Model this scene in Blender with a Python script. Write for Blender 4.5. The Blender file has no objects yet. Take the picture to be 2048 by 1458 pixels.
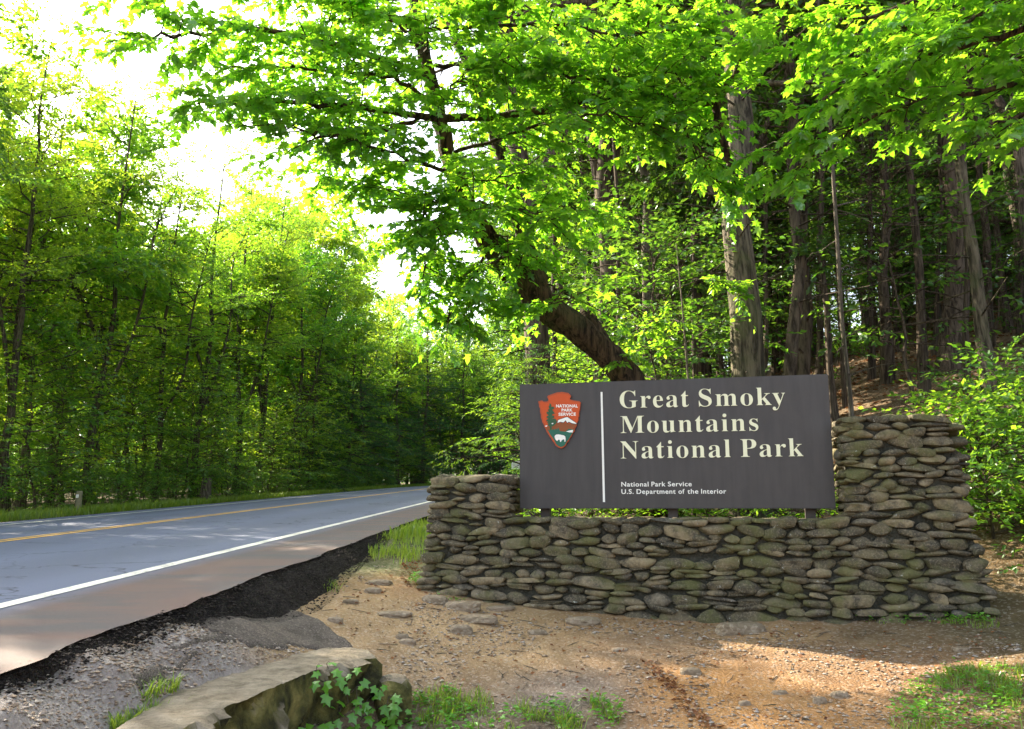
import bpy, math, random
import numpy as np
from mathutils import Vector, Matrix

# ------------------------------------------------------------------ camera, sky, sun, exposure
SC = bpy.context.scene
COL = SC.collection
F_PX, TILT, CZ = 1750.0, math.radians(9.35), 1.15
CT, ST = math.cos(TILT), math.sin(TILT)
cam = bpy.data.cameras.new('camera')
cam.sensor_width = 36.0
cam.lens = F_PX / 2048 * 36.0
cam.clip_start = 0.05
cam.clip_end = 3000
cam_ob = bpy.data.objects.new('camera', cam)
COL.objects.link(cam_ob)
cam_ob.location = (0, 0, CZ)
cam_ob.rotation_euler = (math.pi / 2 + TILT, 0, 0)
SC.camera = cam_ob

SUN_AZ, SUN_EL = math.radians(-52), math.radians(33)      # azimuth from +Y towards +X
SUN_DIR = np.array([math.sin(SUN_AZ) * math.cos(SUN_EL), math.cos(SUN_AZ) * math.cos(SUN_EL), math.sin(SUN_EL)])
world = bpy.data.worlds.new('World')
SC.world = world
world.use_nodes = True
wn, wl = world.node_tree.nodes, world.node_tree.links
bg = wn['Background']
sky = wn.new('ShaderNodeTexSky')
sky.sky_type = 'NISHITA'
sky.sun_disc = False
sky.sun_elevation = SUN_EL
sky.sun_rotation = SUN_AZ
sky.air_density = 1.0
sky.dust_density = 4.0
sky.ozone_density = 1.0
hs = wn.new('ShaderNodeHueSaturation')
hs.inputs['Saturation'].default_value = 0.6
wl.new(sky.outputs[0], hs.inputs['Color'])
wl.new(hs.outputs[0], bg.inputs[0])
bg.inputs[1].default_value = 0.15
sun = bpy.data.lights.new('sun', 'SUN')
sun.energy = 5.0
sun.angle = math.radians(0.5)
sun.color = (1.0, 0.87, 0.68)
sun_ob = bpy.data.objects.new('sun', sun)
COL.objects.link(sun_ob)
sun_ob.rotation_euler = Vector(SUN_DIR).to_track_quat('Z', 'Y').to_euler()
SC.view_settings.view_transform = 'Standard'
SC.view_settings.look = 'None'
SC.view_settings.gamma = 1.0
SC.view_settings.exposure = 2.28
SC.cycles.max_bounces = 7
SC.cycles.diffuse_bounces = 4
SC.cycles.transmission_bounces = 5
SC.cycles.glossy_bounces = 2
SC.cycles.use_denoising = True
SC.cycles.sample_clamp_indirect = 8.0


# ------------------------------------------------------------------ pixel helpers
def ray(px, py):
    v = 729.0 - py
    fwd = F_PX * CT - v * ST
    up = F_PX * ST + v * CT
    return (px - 1024.0) / fwd, up / fwd


def at(px, py, Y):
    a, b = ray(px, py)
    return np.array([a * Y, Y, CZ + b * Y])


# ------------------------------------------------------------------ noise
def vnoise(x, y, seed=0):
    x = np.asarray(x, float); y = np.asarray(y, float)
    xi = np.floor(x).astype(np.int64); yi = np.floor(y).astype(np.int64)
    xf = x - xi; yf = y - yi
    u = xf * xf * (3 - 2 * xf); v = yf * yf * (3 - 2 * yf)

    def h(a, b):
        n = (a * 374761393 + b * 668265263 + seed * 982451653) & 0x7fffffff
        n = ((n ^ (n >> 13)) * 1274126177) & 0x7fffffff
        return ((n ^ (n >> 16)) & 0xffff) / 65535.0
    return (h(xi, yi) * (1 - u) + h(xi + 1, yi) * u) * (1 - v) + (h(xi, yi + 1) * (1 - u) + h(xi + 1, yi + 1) * u) * v


def fbm(x, y, seed=0, oct=4):
    s = 0; a = 0.5; x = np.asarray(x, float); y = np.asarray(y, float)
    for i in range(oct):
        s = s + a * (vnoise(x * 2 ** i, y * 2 ** i, seed + i) - 0.5)
        a *= 0.5
    return s


# ------------------------------------------------------------------ mesh helpers
def np_mesh(name, V, polys, smooth=False):
    V = np.ascontiguousarray(V, dtype=np.float32)
    polys = [np.asarray(p, dtype=np.int32) for p in polys if len(p)]
    me = bpy.data.meshes.new(name)
    loops = np.concatenate([p.ravel() for p in polys])
    sizes = np.concatenate([np.full(len(p), p.shape[1], dtype=np.int32) for p in polys])
    starts = np.concatenate([[0], np.cumsum(sizes)[:-1]]).astype(np.int32)
    me.vertices.add(len(V)); me.vertices.foreach_set('co', V.ravel())
    me.loops.add(len(loops)); me.loops.foreach_set('vertex_index', loops)
    me.polygons.add(len(sizes)); me.polygons.foreach_set('loop_start', starts)
    me.update(calc_edges=True)
    me.polygons.foreach_set('use_smooth', np.full(len(sizes), bool(smooth)))
    me.update()
    return me


class Acc:
    def __init__(self):
        self.V = []; self.P = []; self.n = 0

    def add(self, V, *polys):
        V = np.asarray(V, float)
        for p in polys:
            if len(p):
                self.P.append(np.asarray(p, np.int32) + self.n)
        self.V.append(V); self.n += len(V)

    def box(self, c, s, rz=0.0):
        x, y, z = np.array(s) / 2
        v = np.array([[-x, -y, -z], [x, -y, -z], [x, y, -z], [-x, y, -z], [-x, -y, z], [x, -y, z], [x, y, z], [-x, y, z]])
        ca, sa = math.cos(rz), math.sin(rz)
        v = np.stack([v[:, 0] * ca - v[:, 1] * sa, v[:, 0] * sa + v[:, 1] * ca, v[:, 2]], 1) + np.array(c)
        self.add(v, [[0, 3, 2, 1], [4, 5, 6, 7], [0, 1, 5, 4], [1, 2, 6, 5], [2, 3, 7, 6], [3, 0, 4, 7]])

    def mesh(self, name, smooth=False):
        by = {}
        for p in self.P:
            by.setdefault(p.shape[1], []).append(p)
        return np_mesh(name, np.concatenate(self.V), [np.concatenate(v) for v in by.values()], smooth)


def tag(o, label=None, cat=None, group=None, kind=None):
    if label: o['label'] = label
    if cat: o['category'] = cat
    if group: o['group'] = group
    if kind: o['kind'] = kind
    return o


def obj(name, me, mat=None, parent=None, loc=None):
    o = bpy.data.objects.new(name, me)
    COL.objects.link(o)
    if mat is not None and not me.materials:
        me.materials.append(mat)
    if parent is not None:
        o.parent = parent
    if loc is not None:
        o.location = loc
    return o


def empty(name, loc=(0, 0, 0)):
    o = bpy.data.objects.new(name, None)
    o.empty_display_size = 0.2
    COL.objects.link(o)
    o.location = tuple(float(q) for q in loc)
    return o


def norm(v):
    v = np.asarray(v, float)
    return v / (np.linalg.norm(v, axis=-1, keepdims=True) + 1e-9)


def tube(pts, rad, sides=6, rough=0.0, rng=None, cap=True):
    pts = np.asarray(pts, float); n = len(pts)
    rad = np.broadcast_to(np.asarray(rad, float), (n,))
    t = norm(np.gradient(pts, axis=0))
    ref = np.array([0.31, 0.95, 0.05]) if abs(t[:, 1]).mean() < 0.8 else np.array([1.0, 0.1, 0.1])
    a = norm(np.cross(t, ref)); b = np.cross(t, a)
    th = np.linspace(0, 2 * math.pi, sides, endpoint=False)
    r = rad[:, None] * np.ones((1, sides))
    if rough and rng is not None:
        r = r * (1 + rough * (rng.random((1, sides)) - 0.5) + rough * 0.7 * (rng.random((n, sides)) - 0.5))
    V = pts[:, None, :] + r[:, :, None] * (np.cos(th)[None, :, None] * a[:, None, :] + np.sin(th)[None, :, None] * b[:, None, :])
    V = V.reshape(-1, 3)
    i = np.arange(n - 1)[:, None] * sides; j = np.arange(sides)[None, :]; k = (j + 1) % sides
    Q = np.stack([i + j, i + k, i + sides + k, i + sides + j], -1).reshape(-1, 4)
    return V, Q


def resample(pts, n):
    """smooth curve through control points (columns interpolated with Catmull-Rom)"""
    pts = np.asarray(pts, float)
    P = np.vstack([2 * pts[0] - pts[1], pts, 2 * pts[-1] - pts[-2]])
    m = len(pts) - 1
    out = []
    for s in np.linspace(0, m, n):
        i = min(int(s), m - 1); t = s - i
        p0, p1, p2, p3 = P[i], P[i + 1], P[i + 2], P[i + 3]
        out.append(0.5 * (2 * p1 + (p2 - p0) * t + (2 * p0 - 5 * p1 + 4 * p2 - p3) * t * t + (3 * p1 - p0 - 3 * p2 + p3) * t ** 3))
    return np.array(out)


# ------------------------------------------------------------------ materials
def new_mat(name):
    m = bpy.data.materials.new(name)
    m.use_nodes = True
    nt = m.node_tree
    nt.nodes.clear()
    out = nt.nodes.new('ShaderNodeOutputMaterial')
    return m, nt, out


def N(nt, kind, **kw):
    n = nt.nodes.new(kind)
    for k, v in kw.items():
        if k.startswith('i_'):
            n.inputs[k[2:].replace('_', ' ')].default_value = v
        else:
            setattr(n, k, v)
    return n


def ramp(nt, fac, stops):
    r = nt.nodes.new('ShaderNodeValToRGB')
    els = r.color_ramp.elements
    while len(els) < len(stops):
        els.new(0.5)
    for e, (p, c) in zip(els, stops):
        e.position = p
        e.color = (*c, 1) if len(c) == 3 else c
    nt.links.new(fac, r.inputs[0])
    return r.outputs[0]


def noise(nt, vec, scale, detail=4, rough=0.55, dist=0.0):
    n = N(nt, 'ShaderNodeTexNoise')
    n.inputs['Scale'].default_value = scale
    n.inputs['Detail'].default_value = detail
    n.inputs['Roughness'].default_value = rough
    n.inputs['Distortion'].default_value = dist
    if vec is not None:
        nt.links.new(vec, n.inputs['Vector'])
    return n.outputs['Fac']


def mixc(nt, fac, a, b, mode='MIX'):
    m = nt.nodes.new('ShaderNodeMix')
    m.data_type = 'RGBA'
    m.blend_type = mode
    if isinstance(fac, (int, float)):
        m.inputs[0].default_value = fac
    else:
        nt.links.new(fac, m.inputs[0])
    for s, v in ((6, a), (7, b)):
        if isinstance(v, tuple):
            m.inputs[s].default_value = (*v, 1) if len(v) == 3 else v
        else:
            nt.links.new(v, m.inputs[s])
    return m.outputs[2]


def mathn(nt, op, a, b=None, clamp=False):
    m = nt.nodes.new('ShaderNodeMath')
    m.operation = op
    m.use_clamp = clamp
    for i, v in enumerate((a, b)):
        if v is None: continue
        if isinstance(v, (int, float)): m.inputs[i].default_value = v
        else: nt.links.new(v, m.inputs[i])
    return m.outputs[0]


def bump(nt, height, strength=0.5, dist=0.02):
    b = nt.nodes.new('ShaderNodeBump')
    b.inputs['Strength'].default_value = strength
    b.inputs['Distance'].default_value = dist
    nt.links.new(height, b.inputs['Height'])
    return b.outputs[0]


def finish(nt, out, color, rough=0.8, normal=None, spec=0.3):
    p = nt.nodes.new('ShaderNodeBsdfPrincipled')
    if isinstance(color, tuple): p.inputs['Base Color'].default_value = (*color, 1)
    else: nt.links.new(color, p.inputs['Base Color'])
    if isinstance(rough, (int, float)): p.inputs['Roughness'].default_value = rough
    else: nt.links.new(rough, p.inputs['Roughness'])
    p.inputs['Specular IOR Level'].default_value = spec
    if normal is not None: nt.links.new(normal, p.inputs['Normal'])
    nt.links.new(p.outputs[0], out.inputs[0])
    return p


def pos_of(nt):
    return N(nt, 'ShaderNodeNewGeometry').outputs['Position']


def obj_of(nt):
    return N(nt, 'ShaderNodeTexCoord').outputs['Object']


def plain(name, color, rough=0.6, grain=0.15, scale=30):
    m, nt, out = new_mat(name)
    f = noise(nt, obj_of(nt), scale, 5)
    c = mixc(nt, f, tuple(q * (1 - grain) for q in color), tuple(min(1, q * (1 + grain)) for q in color))
    finish(nt, out, c, rough, bump(nt, f, 0.15, 0.002))
    return m


def leaf_mat(name, dark, light, tdark, tlight, trans=0.5, gloss=0.06):
    m, nt, out = new_mat(name)
    g = N(nt, 'ShaderNodeNewGeometry')
    oi = N(nt, 'ShaderNodeObjectInfo')
    r = mathn(nt, 'ADD', mathn(nt, 'MULTIPLY', g.outputs['Random Per Island'], 0.75), mathn(nt, 'MULTIPLY', oi.outputs['Random'], 0.25))
    c1 = mixc(nt, r, dark, light)
    c2 = mixc(nt, r, tdark, tlight)
    d = N(nt, 'ShaderNodeBsdfDiffuse'); nt.links.new(c1, d.inputs[0])
    t = N(nt, 'ShaderNodeBsdfTranslucent'); nt.links.new(c2, t.inputs[0])
    mx = N(nt, 'ShaderNodeMixShader'); mx.inputs[0].default_value = trans
    nt.links.new(d.outputs[0], mx.inputs[1]); nt.links.new(t.outputs[0], mx.inputs[2])
    gl = N(nt, 'ShaderNodeBsdfGlossy'); gl.inputs['Roughness'].default_value = 0.38
    gl.inputs[0].default_value = (0.8, 0.9, 0.8, 1)
    m2 = N(nt, 'ShaderNodeMixShader'); m2.inputs[0].default_value = gloss
    nt.links.new(mx.outputs[0], m2.inputs[1]); nt.links.new(gl.outputs[0], m2.inputs[2])
    nt.links.new(m2.outputs[0], out.inputs[0])
    return m


def bark_mat(name, dark, light, scale=1.0, moss=0.0):
    m, nt, out = new_mat(name)
    mp = N(nt, 'ShaderNodeMapping')
    nt.links.new(obj_of(nt), mp.inputs[0])
    mp.inputs['Scale'].default_value = (14 * scale, 14 * scale, 1.6 * scale)
    f = noise(nt, mp.outputs[0], 1.6, 6, 0.65, 0.4)
    w = noise(nt, obj_of(nt), 2.0, 3)
    c = ramp(nt, f, [(0.40, dark), (0.58, light)])
    c = mixc(nt, mathn(nt, 'MULTIPLY', w, 0.6), c, tuple(q * 0.55 for q in dark))
    if moss:
        mk = ramp(nt, noise(nt, obj_of(nt), 1.7, 5), [(0.5, (0, 0, 0)), (0.62, (1, 1, 1))])
        c = mixc(nt, mathn(nt, 'MULTIPLY', mk, moss), c, (0.07, 0.09, 0.03))
    finish(nt, out, c, 0.9, bump(nt, f, 1.0, 0.06), 0.15)
    return m


M = {}
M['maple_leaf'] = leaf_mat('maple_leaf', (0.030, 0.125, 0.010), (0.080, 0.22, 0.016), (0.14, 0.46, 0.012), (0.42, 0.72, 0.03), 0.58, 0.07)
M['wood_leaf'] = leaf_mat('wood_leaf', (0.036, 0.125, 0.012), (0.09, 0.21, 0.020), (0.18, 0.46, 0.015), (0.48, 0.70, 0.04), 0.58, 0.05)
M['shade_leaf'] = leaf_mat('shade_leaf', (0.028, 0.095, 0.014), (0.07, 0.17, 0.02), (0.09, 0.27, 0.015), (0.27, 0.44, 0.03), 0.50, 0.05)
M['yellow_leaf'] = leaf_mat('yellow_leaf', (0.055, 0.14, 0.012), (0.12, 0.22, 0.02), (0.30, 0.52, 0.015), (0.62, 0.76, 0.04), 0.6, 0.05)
M['deep_shade_leaf'] = leaf_mat('deep_shade_leaf', (0.016, 0.060, 0.010), (0.045, 0.11, 0.015), (0.05, 0.16, 0.01), (0.17, 0.30, 0.02), 0.42, 0.05)  # leaf copy darkened so that woodland shade sits in the colour
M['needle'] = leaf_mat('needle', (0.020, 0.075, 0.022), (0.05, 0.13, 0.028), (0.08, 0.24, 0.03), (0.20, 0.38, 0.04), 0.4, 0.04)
M['shade_needle'] = leaf_mat('shade_needle', (0.010, 0.045, 0.016), (0.028, 0.085, 0.022), (0.03, 0.13, 0.02), (0.09, 0.24, 0.03), 0.35, 0.03)  # darker copy of the needle colours, paints shade onto the far hemlocks
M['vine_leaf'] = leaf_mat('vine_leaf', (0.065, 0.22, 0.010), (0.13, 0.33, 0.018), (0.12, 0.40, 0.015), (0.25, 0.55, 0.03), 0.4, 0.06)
M['grass'] = leaf_mat('grass', (0.07, 0.15, 0.015), (0.20, 0.27, 0.04), (0.22, 0.42, 0.02), (0.50, 0.60, 0.06), 0.4, 0.04)
M['dead_leaf'] = leaf_mat('dead_leaf', (0.10, 0.035, 0.018), (0.30, 0.13, 0.05), (0.12, 0.04, 0.02), (0.3, 0.14, 0.04), 0.2, 0.03)
M['bark'] = bark_mat('bark', (0.040, 0.030, 0.022), (0.16, 0.125, 0.09))
M['bark_pale'] = bark_mat('bark_pale', (0.035, 0.029, 0.02), (0.19, 0.16, 0.11), 0.8, 0.4)
M['bark_maple'] = bark_mat('bark_maple', (0.014, 0.010, 0.007), (0.13, 0.085, 0.05), 0.8, 0.3)
M['bark_grey'] = bark_mat('bark_grey', (0.07, 0.058, 0.045), (0.24, 0.20, 0.155), 1.1, 0.3)


def asphalt():
    m, nt, out = new_mat('road_asphalt')
    p = pos_of(nt)
    sx = N(nt, 'ShaderNodeSeparateXYZ'); nt.links.new(p, sx.inputs[0])
    s = mathn(nt, 'SUBTRACT', sx.outputs[0], mathn(nt, 'MULTIPLY', sx.outputs[1], 0.032))
    fine = noise(nt, p, 260, 3, 0.7)
    grit = noise(nt, p, 70, 3, 0.7)
    mp = N(nt, 'ShaderNodeMapping'); nt.links.new(p, mp.inputs[0]); mp.inputs['Scale'].default_value = (1.2, 0.16, 1)
    streak = noise(nt, mp.outputs[0], 1.6, 5, 0.6)
    base = mixc(nt, streak, (0.118, 0.138, 0.205), (0.165, 0.190, 0.265))  # blue of the reflected sky is put into the base colour
    base = mixc(nt, mathn(nt, 'MULTIPLY', grit, 0.5), base, (0.075, 0.083, 0.115))
    # tyre-polished wheel tracks, seams and cracks
    tr = mathn(nt, 'MULTIPLY', mathn(nt, 'ABSOLUTE', mathn(nt, 'SINE', mathn(nt, 'MULTIPLY', mathn(nt, 'ADD', s, 0.55), 1.8))), 1.0)
    base = mixc(nt, mathn(nt, 'MULTIPLY', ramp(nt, mathn(nt, 'MULTIPLY', tr, mathn(nt, 'ADD', streak, 0.4)), [(0.35, (0, 0, 0)), (0.95, (1, 1, 1))]), 0.35), base, (0.075, 0.083, 0.112))
    vc = N(nt, 'ShaderNodeTexVoronoi'); vc.feature = 'DISTANCE_TO_EDGE'; vc.inputs['Scale'].default_value = 0.55
    wv = N(nt, 'ShaderNodeVectorMath'); wv.operation = 'ADD'
    nz = N(nt, 'ShaderNodeTexNoise'); nz.inputs['Scale'].default_value = 2.5; nz.inputs['Detail'].default_value = 5; nt.links.new(p, nz.inputs['Vector'])
    nt.links.new(p, wv.inputs[0]); nt.links.new(nz.outputs['Color'], wv.inputs[1]); nt.links.new(wv.outputs[0], vc.inputs['Vector'])
    ck = ramp(nt, vc.outputs['Distance'], [(0.004, (1, 1, 1)), (0.016, (0, 0, 0))])
    ck = mathn(nt, 'MULTIPLY', ck, ramp(nt, noise(nt, p, 0.35, 2), [(0.45, (0, 0, 0)), (0.6, (0.8, 0.8, 0.8))]))
    base = mixc(nt, ck, base, (0.03, 0.032, 0.04))
    # rust-red dirt washed over the shoulder
    mp2 = N(nt, 'ShaderNodeMapping'); nt.links.new(p, mp2.inputs[0]); mp2.inputs['Scale'].default_value = (0.8, 2.2, 1)
    st = ramp(nt, noise(nt, mp2.outputs[0], 0.9, 6, 0.6, 0.5), [(0.38, (0, 0, 0)), (0.62, (1, 1, 1))])
    sh = ramp(nt, mathn(nt, 'MULTIPLY', mathn(nt, 'ADD', s, 4.0), 0.6), [(0.10, (0, 0, 0)), (0.34, (1, 1, 1))])
    shoulder = mixc(nt, st, (0.092, 0.082, 0.080), (0.155, 0.094, 0.073))
    shoulder = mixc(nt, mathn(nt, 'MULTIPLY', grit, 0.45), shoulder, (0.06, 0.055, 0.055))
    c = mixc(nt, sh, base, shoulder)
    c = mixc(nt, ramp(nt, fine, [(0.60, (0, 0, 0)), (0.72, (1, 1, 1))]), c, (0.22, 0.21, 0.20))
    h = mathn(nt, 'ADD', fine, grit)
    finish(nt, out, c, 0.72, bump(nt, h, 0.6, 0.006), 0.16)
    return m


def rubble(name, a, b, c3, s1=60, s2=9, strength=1.0, dist=0.02):
    m, nt, out = new_mat(name)
    p = pos_of(nt)
    v = N(nt, 'ShaderNodeTexVoronoi'); v.inputs['Scale'].default_value = s1; nt.links.new(p, v.inputs['Vector'])
    f = noise(nt, p, s2, 5)
    g = noise(nt, p, s1 * 2.2, 3)
    c = mixc(nt, ramp(nt, f, [(0.35, (0, 0, 0)), (0.65, (1, 1, 1))]), a, b)
    bw = N(nt, 'ShaderNodeRGBToBW'); nt.links.new(v.outputs['Color'], bw.inputs[0])
    c = mixc(nt, ramp(nt, bw.outputs[0], [(0.55, (0, 0, 0)), (0.95, (0.8, 0.8, 0.8))]), c, c3)
    h = mathn(nt, 'SUBTRACT', mathn(nt, 'MULTIPLY', g, 0.5), v.outputs['Distance'])
    finish(nt, out, c, 0.92, bump(nt, h, strength, dist), 0.2)
    return m


M['asphalt'] = asphalt()
M['bank'] = rubble('tar_bank', (0.012, 0.010, 0.009), (0.034, 0.026, 0.021), (0.085, 0.068, 0.055), 55, 6, 1.0, 0.04)
M['old_asphalt'] = rubble('old_asphalt', (0.075, 0.062, 0.050), (0.125, 0.103, 0.082), (0.24, 0.20, 0.165), 85, 4, 0.9, 0.015)


def ground_mat():
    m, nt, out = new_mat('ground_dirt')
    at_ = N(nt, 'ShaderNodeAttribute'); at_.attribute_name = 'tint'
    p = pos_of(nt)
    f = noise(nt, p, 3.2, 7, 0.62)
    g = noise(nt, p, 38, 5, 0.7)
    v = N(nt, 'ShaderNodeTexVoronoi'); v.inputs['Scale'].default_value = 46; nt.links.new(p, v.inputs['Vector'])
    bw = N(nt, 'ShaderNodeRGBToBW'); nt.links.new(v.outputs['Color'], bw.inputs[0])
    c = mixc(nt, ramp(nt, f, [(0.3, (0.55, 0.52, 0.5)), (0.7, (1.25, 1.2, 1.12))]), at_.outputs['Color'], at_.outputs['Color'])
    k = ramp(nt, f, [(0.3, (0.6, 0.57, 0.55)), (0.7, (1.0, 1.0, 1.0))])
    c = mixc(nt, 1.0, at_.outputs['Color'], k, 'MULTIPLY')
    c = mixc(nt, ramp(nt, bw.outputs[0], [(0.62, (0, 0, 0)), (0.9, (0.7, 0.7, 0.7))]), c, mixc(nt, 0.5, at_.outputs['Color'], (0.45, 0.40, 0.33)))
    c = mixc(nt, ramp(nt, g, [(0.55, (0, 0, 0)), (0.75, (0.6, 0.6, 0.6))]), c, (0.05, 0.032, 0.02))
    h = mathn(nt, 'ADD', mathn(nt, 'MULTIPLY', v.outputs['Distance'], -0.6), g)
    finish(nt, out, c, 0.95, bump(nt, h, 0.8, 0.02), 0.15)
    return m


M['ground'] = ground_mat()


def stone_mat():
    m, nt, out = new_mat('river_stone')
    p = pos_of(nt)
    oi = N(nt, 'ShaderNodeObjectInfo')
    g = N(nt, 'ShaderNodeNewGeometry')
    r = mathn(nt, 'FRACT', mathn(nt, 'ADD', oi.outputs['Random'], g.outputs['Random Per Island']))
    c = ramp(nt, r, [(0.0, (0.05, 0.045, 0.031)), (0.2, (0.14, 0.116, 0.064)), (0.45, (0.095, 0.082, 0.052)), (0.68, (0.175, 0.142, 0.082)), (0.85, (0.27, 0.215, 0.125)), (1.0, (0.105, 0.10, 0.084))])
    f = noise(nt, p, 9, 6, 0.65)
    c = mixc(nt, ramp(nt, f, [(0.36, (0.15, 0.15, 0.15)), (0.58, (1, 1, 1))]), (0.045, 0.041, 0.032), c)
    c = mixc(nt, ramp(nt, noise(nt, p, 55, 4, 0.7), [(0.5, (0, 0, 0)), (0.7, (0.6, 0.6, 0.6))]), c, (0.34, 0.28, 0.19))
    moss = ramp(nt, noise(nt, p, 3.1, 5, 0.6), [(0.47, (0, 0, 0)), (0.64, (0.65, 0.65, 0.65))])
    c = mixc(nt, moss, c, (0.11, 0.115, 0.034))
    lich = ramp(nt, noise(nt, p, 17, 5, 0.7), [(0.655, (0, 0, 0)), (0.69, (0.9, 0.9, 0.9))])
    c = mixc(nt, lich, c, (0.42, 0.42, 0.36))
    h = noise(nt, p, 42, 6, 0.7)
    finish(nt, out, c, 0.85, bump(nt, mathn(nt, 'ADD', h, f), 0.9, 0.02), 0.25)
    return m


M['stone'] = stone_mat()
M['mortar'] = rubble('mortar', (0.03, 0.03, 0.022), (0.055, 0.053, 0.038), (0.075, 0.07, 0.055), 40, 5, 0.8, 0.015)


def slab_mat():
    m, nt, out = new_mat('slab_rock')
    p = pos_of(nt)
    g = N(nt, 'ShaderNodeNewGeometry')
    sx = N(nt, 'ShaderNodeSeparateXYZ'); nt.links.new(g.outputs['Normal'], sx.inputs[0])
    f = noise(nt, p, 7, 7, 0.65, 0.3)
    top = ramp(nt, f, [(0.34, (0.18, 0.148, 0.10)), (0.5, (0.30, 0.25, 0.175)), (0.66, (0.42, 0.355, 0.26))])
    side = ramp(nt, noise(nt, p, 5, 6), [(0.36, (0.035, 0.034, 0.016)), (0.5, (0.12, 0.115, 0.035)), (0.66, (0.30, 0.26, 0.085))])
    k = ramp(nt, mathn(nt, 'ADD', sx.outputs[2], mathn(nt, 'MULTIPLY', mathn(nt, 'SUBTRACT', f, 0.5), 0.5)), [(0.45, (0, 0, 0)), (0.75, (1, 1, 1))])
    c = mixc(nt, k, side, top)
    c = mixc(nt, ramp(nt, noise(nt, p, 60, 4), [(0.6, (0, 0, 0)), (0.75, (0.6, 0.6, 0.6))]), c, (0.07, 0.06, 0.05))
    h = mathn(nt, 'ADD', noise(nt, p, 26, 6, 0.7), f)
    finish(nt, out, c, 0.9, bump(nt, h, 1.0, 0.05), 0.2)
    return m


M['slab'] = slab_mat()


def pebble_mat():
    m, nt, out = new_mat('pebble')
    g = N(nt, 'ShaderNodeNewGeometry')
    c = ramp(nt, g.outputs['Random Per Island'], [(0.0, (0.18, 0.13, 0.09)), (0.3, (0.32, 0.235, 0.155)), (0.55, (0.38, 0.29, 0.20)), (0.8, (0.33, 0.30, 0.27)), (1.0, (0.55, 0.47, 0.36))])
    f = noise(nt, g.outputs['Position'], 60, 3)
    c = mixc(nt, mathn(nt, 'MULTIPLY', f, 0.5), c, (0.09, 0.07, 0.055))
    finish(nt, out, c, 0.9, None, 0.2)
    return m


M['pebble'] = pebble_mat()


def line_mat(name, col, wear):
    m, nt, out = new_mat(name)
    p = pos_of(nt)
    f = mathn(nt, 'ADD', mathn(nt, 'MULTIPLY', noise(nt, p, 30, 6, 0.75), 0.6), mathn(nt, 'MULTIPLY', noise(nt, p, 2.2, 4), 0.4))
    k = ramp(nt, f, [(0.46 + 0.1 * (1 - wear), (0, 0, 0)), (0.62, (0.85, 0.85, 0.85))])
    c = mixc(nt, k, col, (0.13, 0.12, 0.11))
    finish(nt, out, c, 0.65, bump(nt, noise(nt, p, 200, 2), 0.2, 0.003), 0.3)
    return m


M['white_line'] = line_mat('white_line', (0.74, 0.70, 0.60), 0.6)
M['yellow_line'] = line_mat('yellow_line', (0.72, 0.40, 0.08), 0.7)


# ------------------------------------------------------------------ terrain
def road_base(Y):
    return CZ - 0.92 + 0.038 * Y


def cxf(Y):
    Y = np.asarray(Y, float)
    return 0.032 * Y + 0.0036 * np.clip(Y - 62, 0, 90) ** 2 + 0.648 * np.clip(Y - 152, 0, None)


def crown(s):
    return np.interp(s, [-11.5, -10.6, -7.3, -3.8, -2.5], [-0.09, -0.07, 0.03, 0.0, 0.0])


def road_z(s, Y):
    return road_base(Y) + crown(s)


EDGE_S = -2.55
ctrl = []
for Y, z in ((-20, -0.45), (0, 0.10), (3, 0.22), (4, 0.27), (5, 0.29), (6, 0.325), (7, 0.29), (8, 0.18), (9, 0.26), (10.5, 0.42), (12, 0.50), (14, 0.68), (17, 0.8), (25, 1.10), (40, 1.67), (70, 2.8), (120, 4.7)):
    ctrl.append((-2.3 + 0.032 * min(Y, 70), Y, z))
ctrl += [(-1.9, 6.5, 0.2), (-1.75, 7.3, 0.12), (-2.05, 5.2, 0.17), (-2.1, 4.3, 0.16),
         (-0.9, 6.7, -0.45), (-1.1, 6.2, -0.55), (-1.25, 5.6, -0.6), (-1.4, 5.0, -0.62), (-1.5, 4.4, -0.62), (-1.6, 3.6, -0.5), (-1.6, 6.9, 0.03), (-1.8, 6.1, 0.06), (-2.0, 5.4, 0.08), (-2.05, 4.8, 0.08), (-0.6, 5.5, -0.5), (-0.75, 7.35, -0.16), (-0.2, 6.5, -0.38),
         (-1.7, 8.2, 0.18), (-1.2, 8.6, 0.16), (-0.5, 8.2, 0.0), (0, 7.5, -0.15), (1, 6.5, -0.32), (1, 8, -0.08),
         (0.3, 9.2, 0.09), (-1.05, 9.8, 0.30), (-0.1, 9.5, 0.14), (1.1, 9.2, 0.08), (2, 9.0, 0.05), (3.2, 8.65, 0.06), (4.6, 8.3, 0.14),
         (2, 7.5, -0.1), (3, 6.5, -0.2), (3.5, 7.5, 0.0), (4.5, 7, 0.1), (6, 8, 0.45), (2, 5, -0.4), (0, 4, -0.5), (3, 4, -0.35), (5, 5, 0.05),
         (0, 0, -0.45), (3, 0, -0.4), (6, 0, 0), (0, -20, -0.5), (20, -20, 4),
         (-1.3, 11, 0.44), (0, 11, 0.38), (2, 10.5, 0.4), (4, 10, 0.55), (6, 10.5, 1.35), (7.1, 15, 3.1), (5, 14, 2.1), (3, 13, 1.0), (1, 14, 0.85), (-0.5, 14, 0.68),
         (10, 10, 2.7), (12, 16, 5), (4, 18, 2.5), (1.5, 20, 1.3), (0.8, 30, 1.5), (8, 25, 5.2), (15, 30, 8.5), (6, 40, 5.0), (2.5, 45, 2.3),
         (25, 40, 13), (30, 20, 13), (20, 8, 7), (12, 100, 10), (40, 100, 22), (4.5, 100, 4.6), (60, 60, 26), (80, 0, 25)]
ctrl = np.array(ctrl, float)


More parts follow.
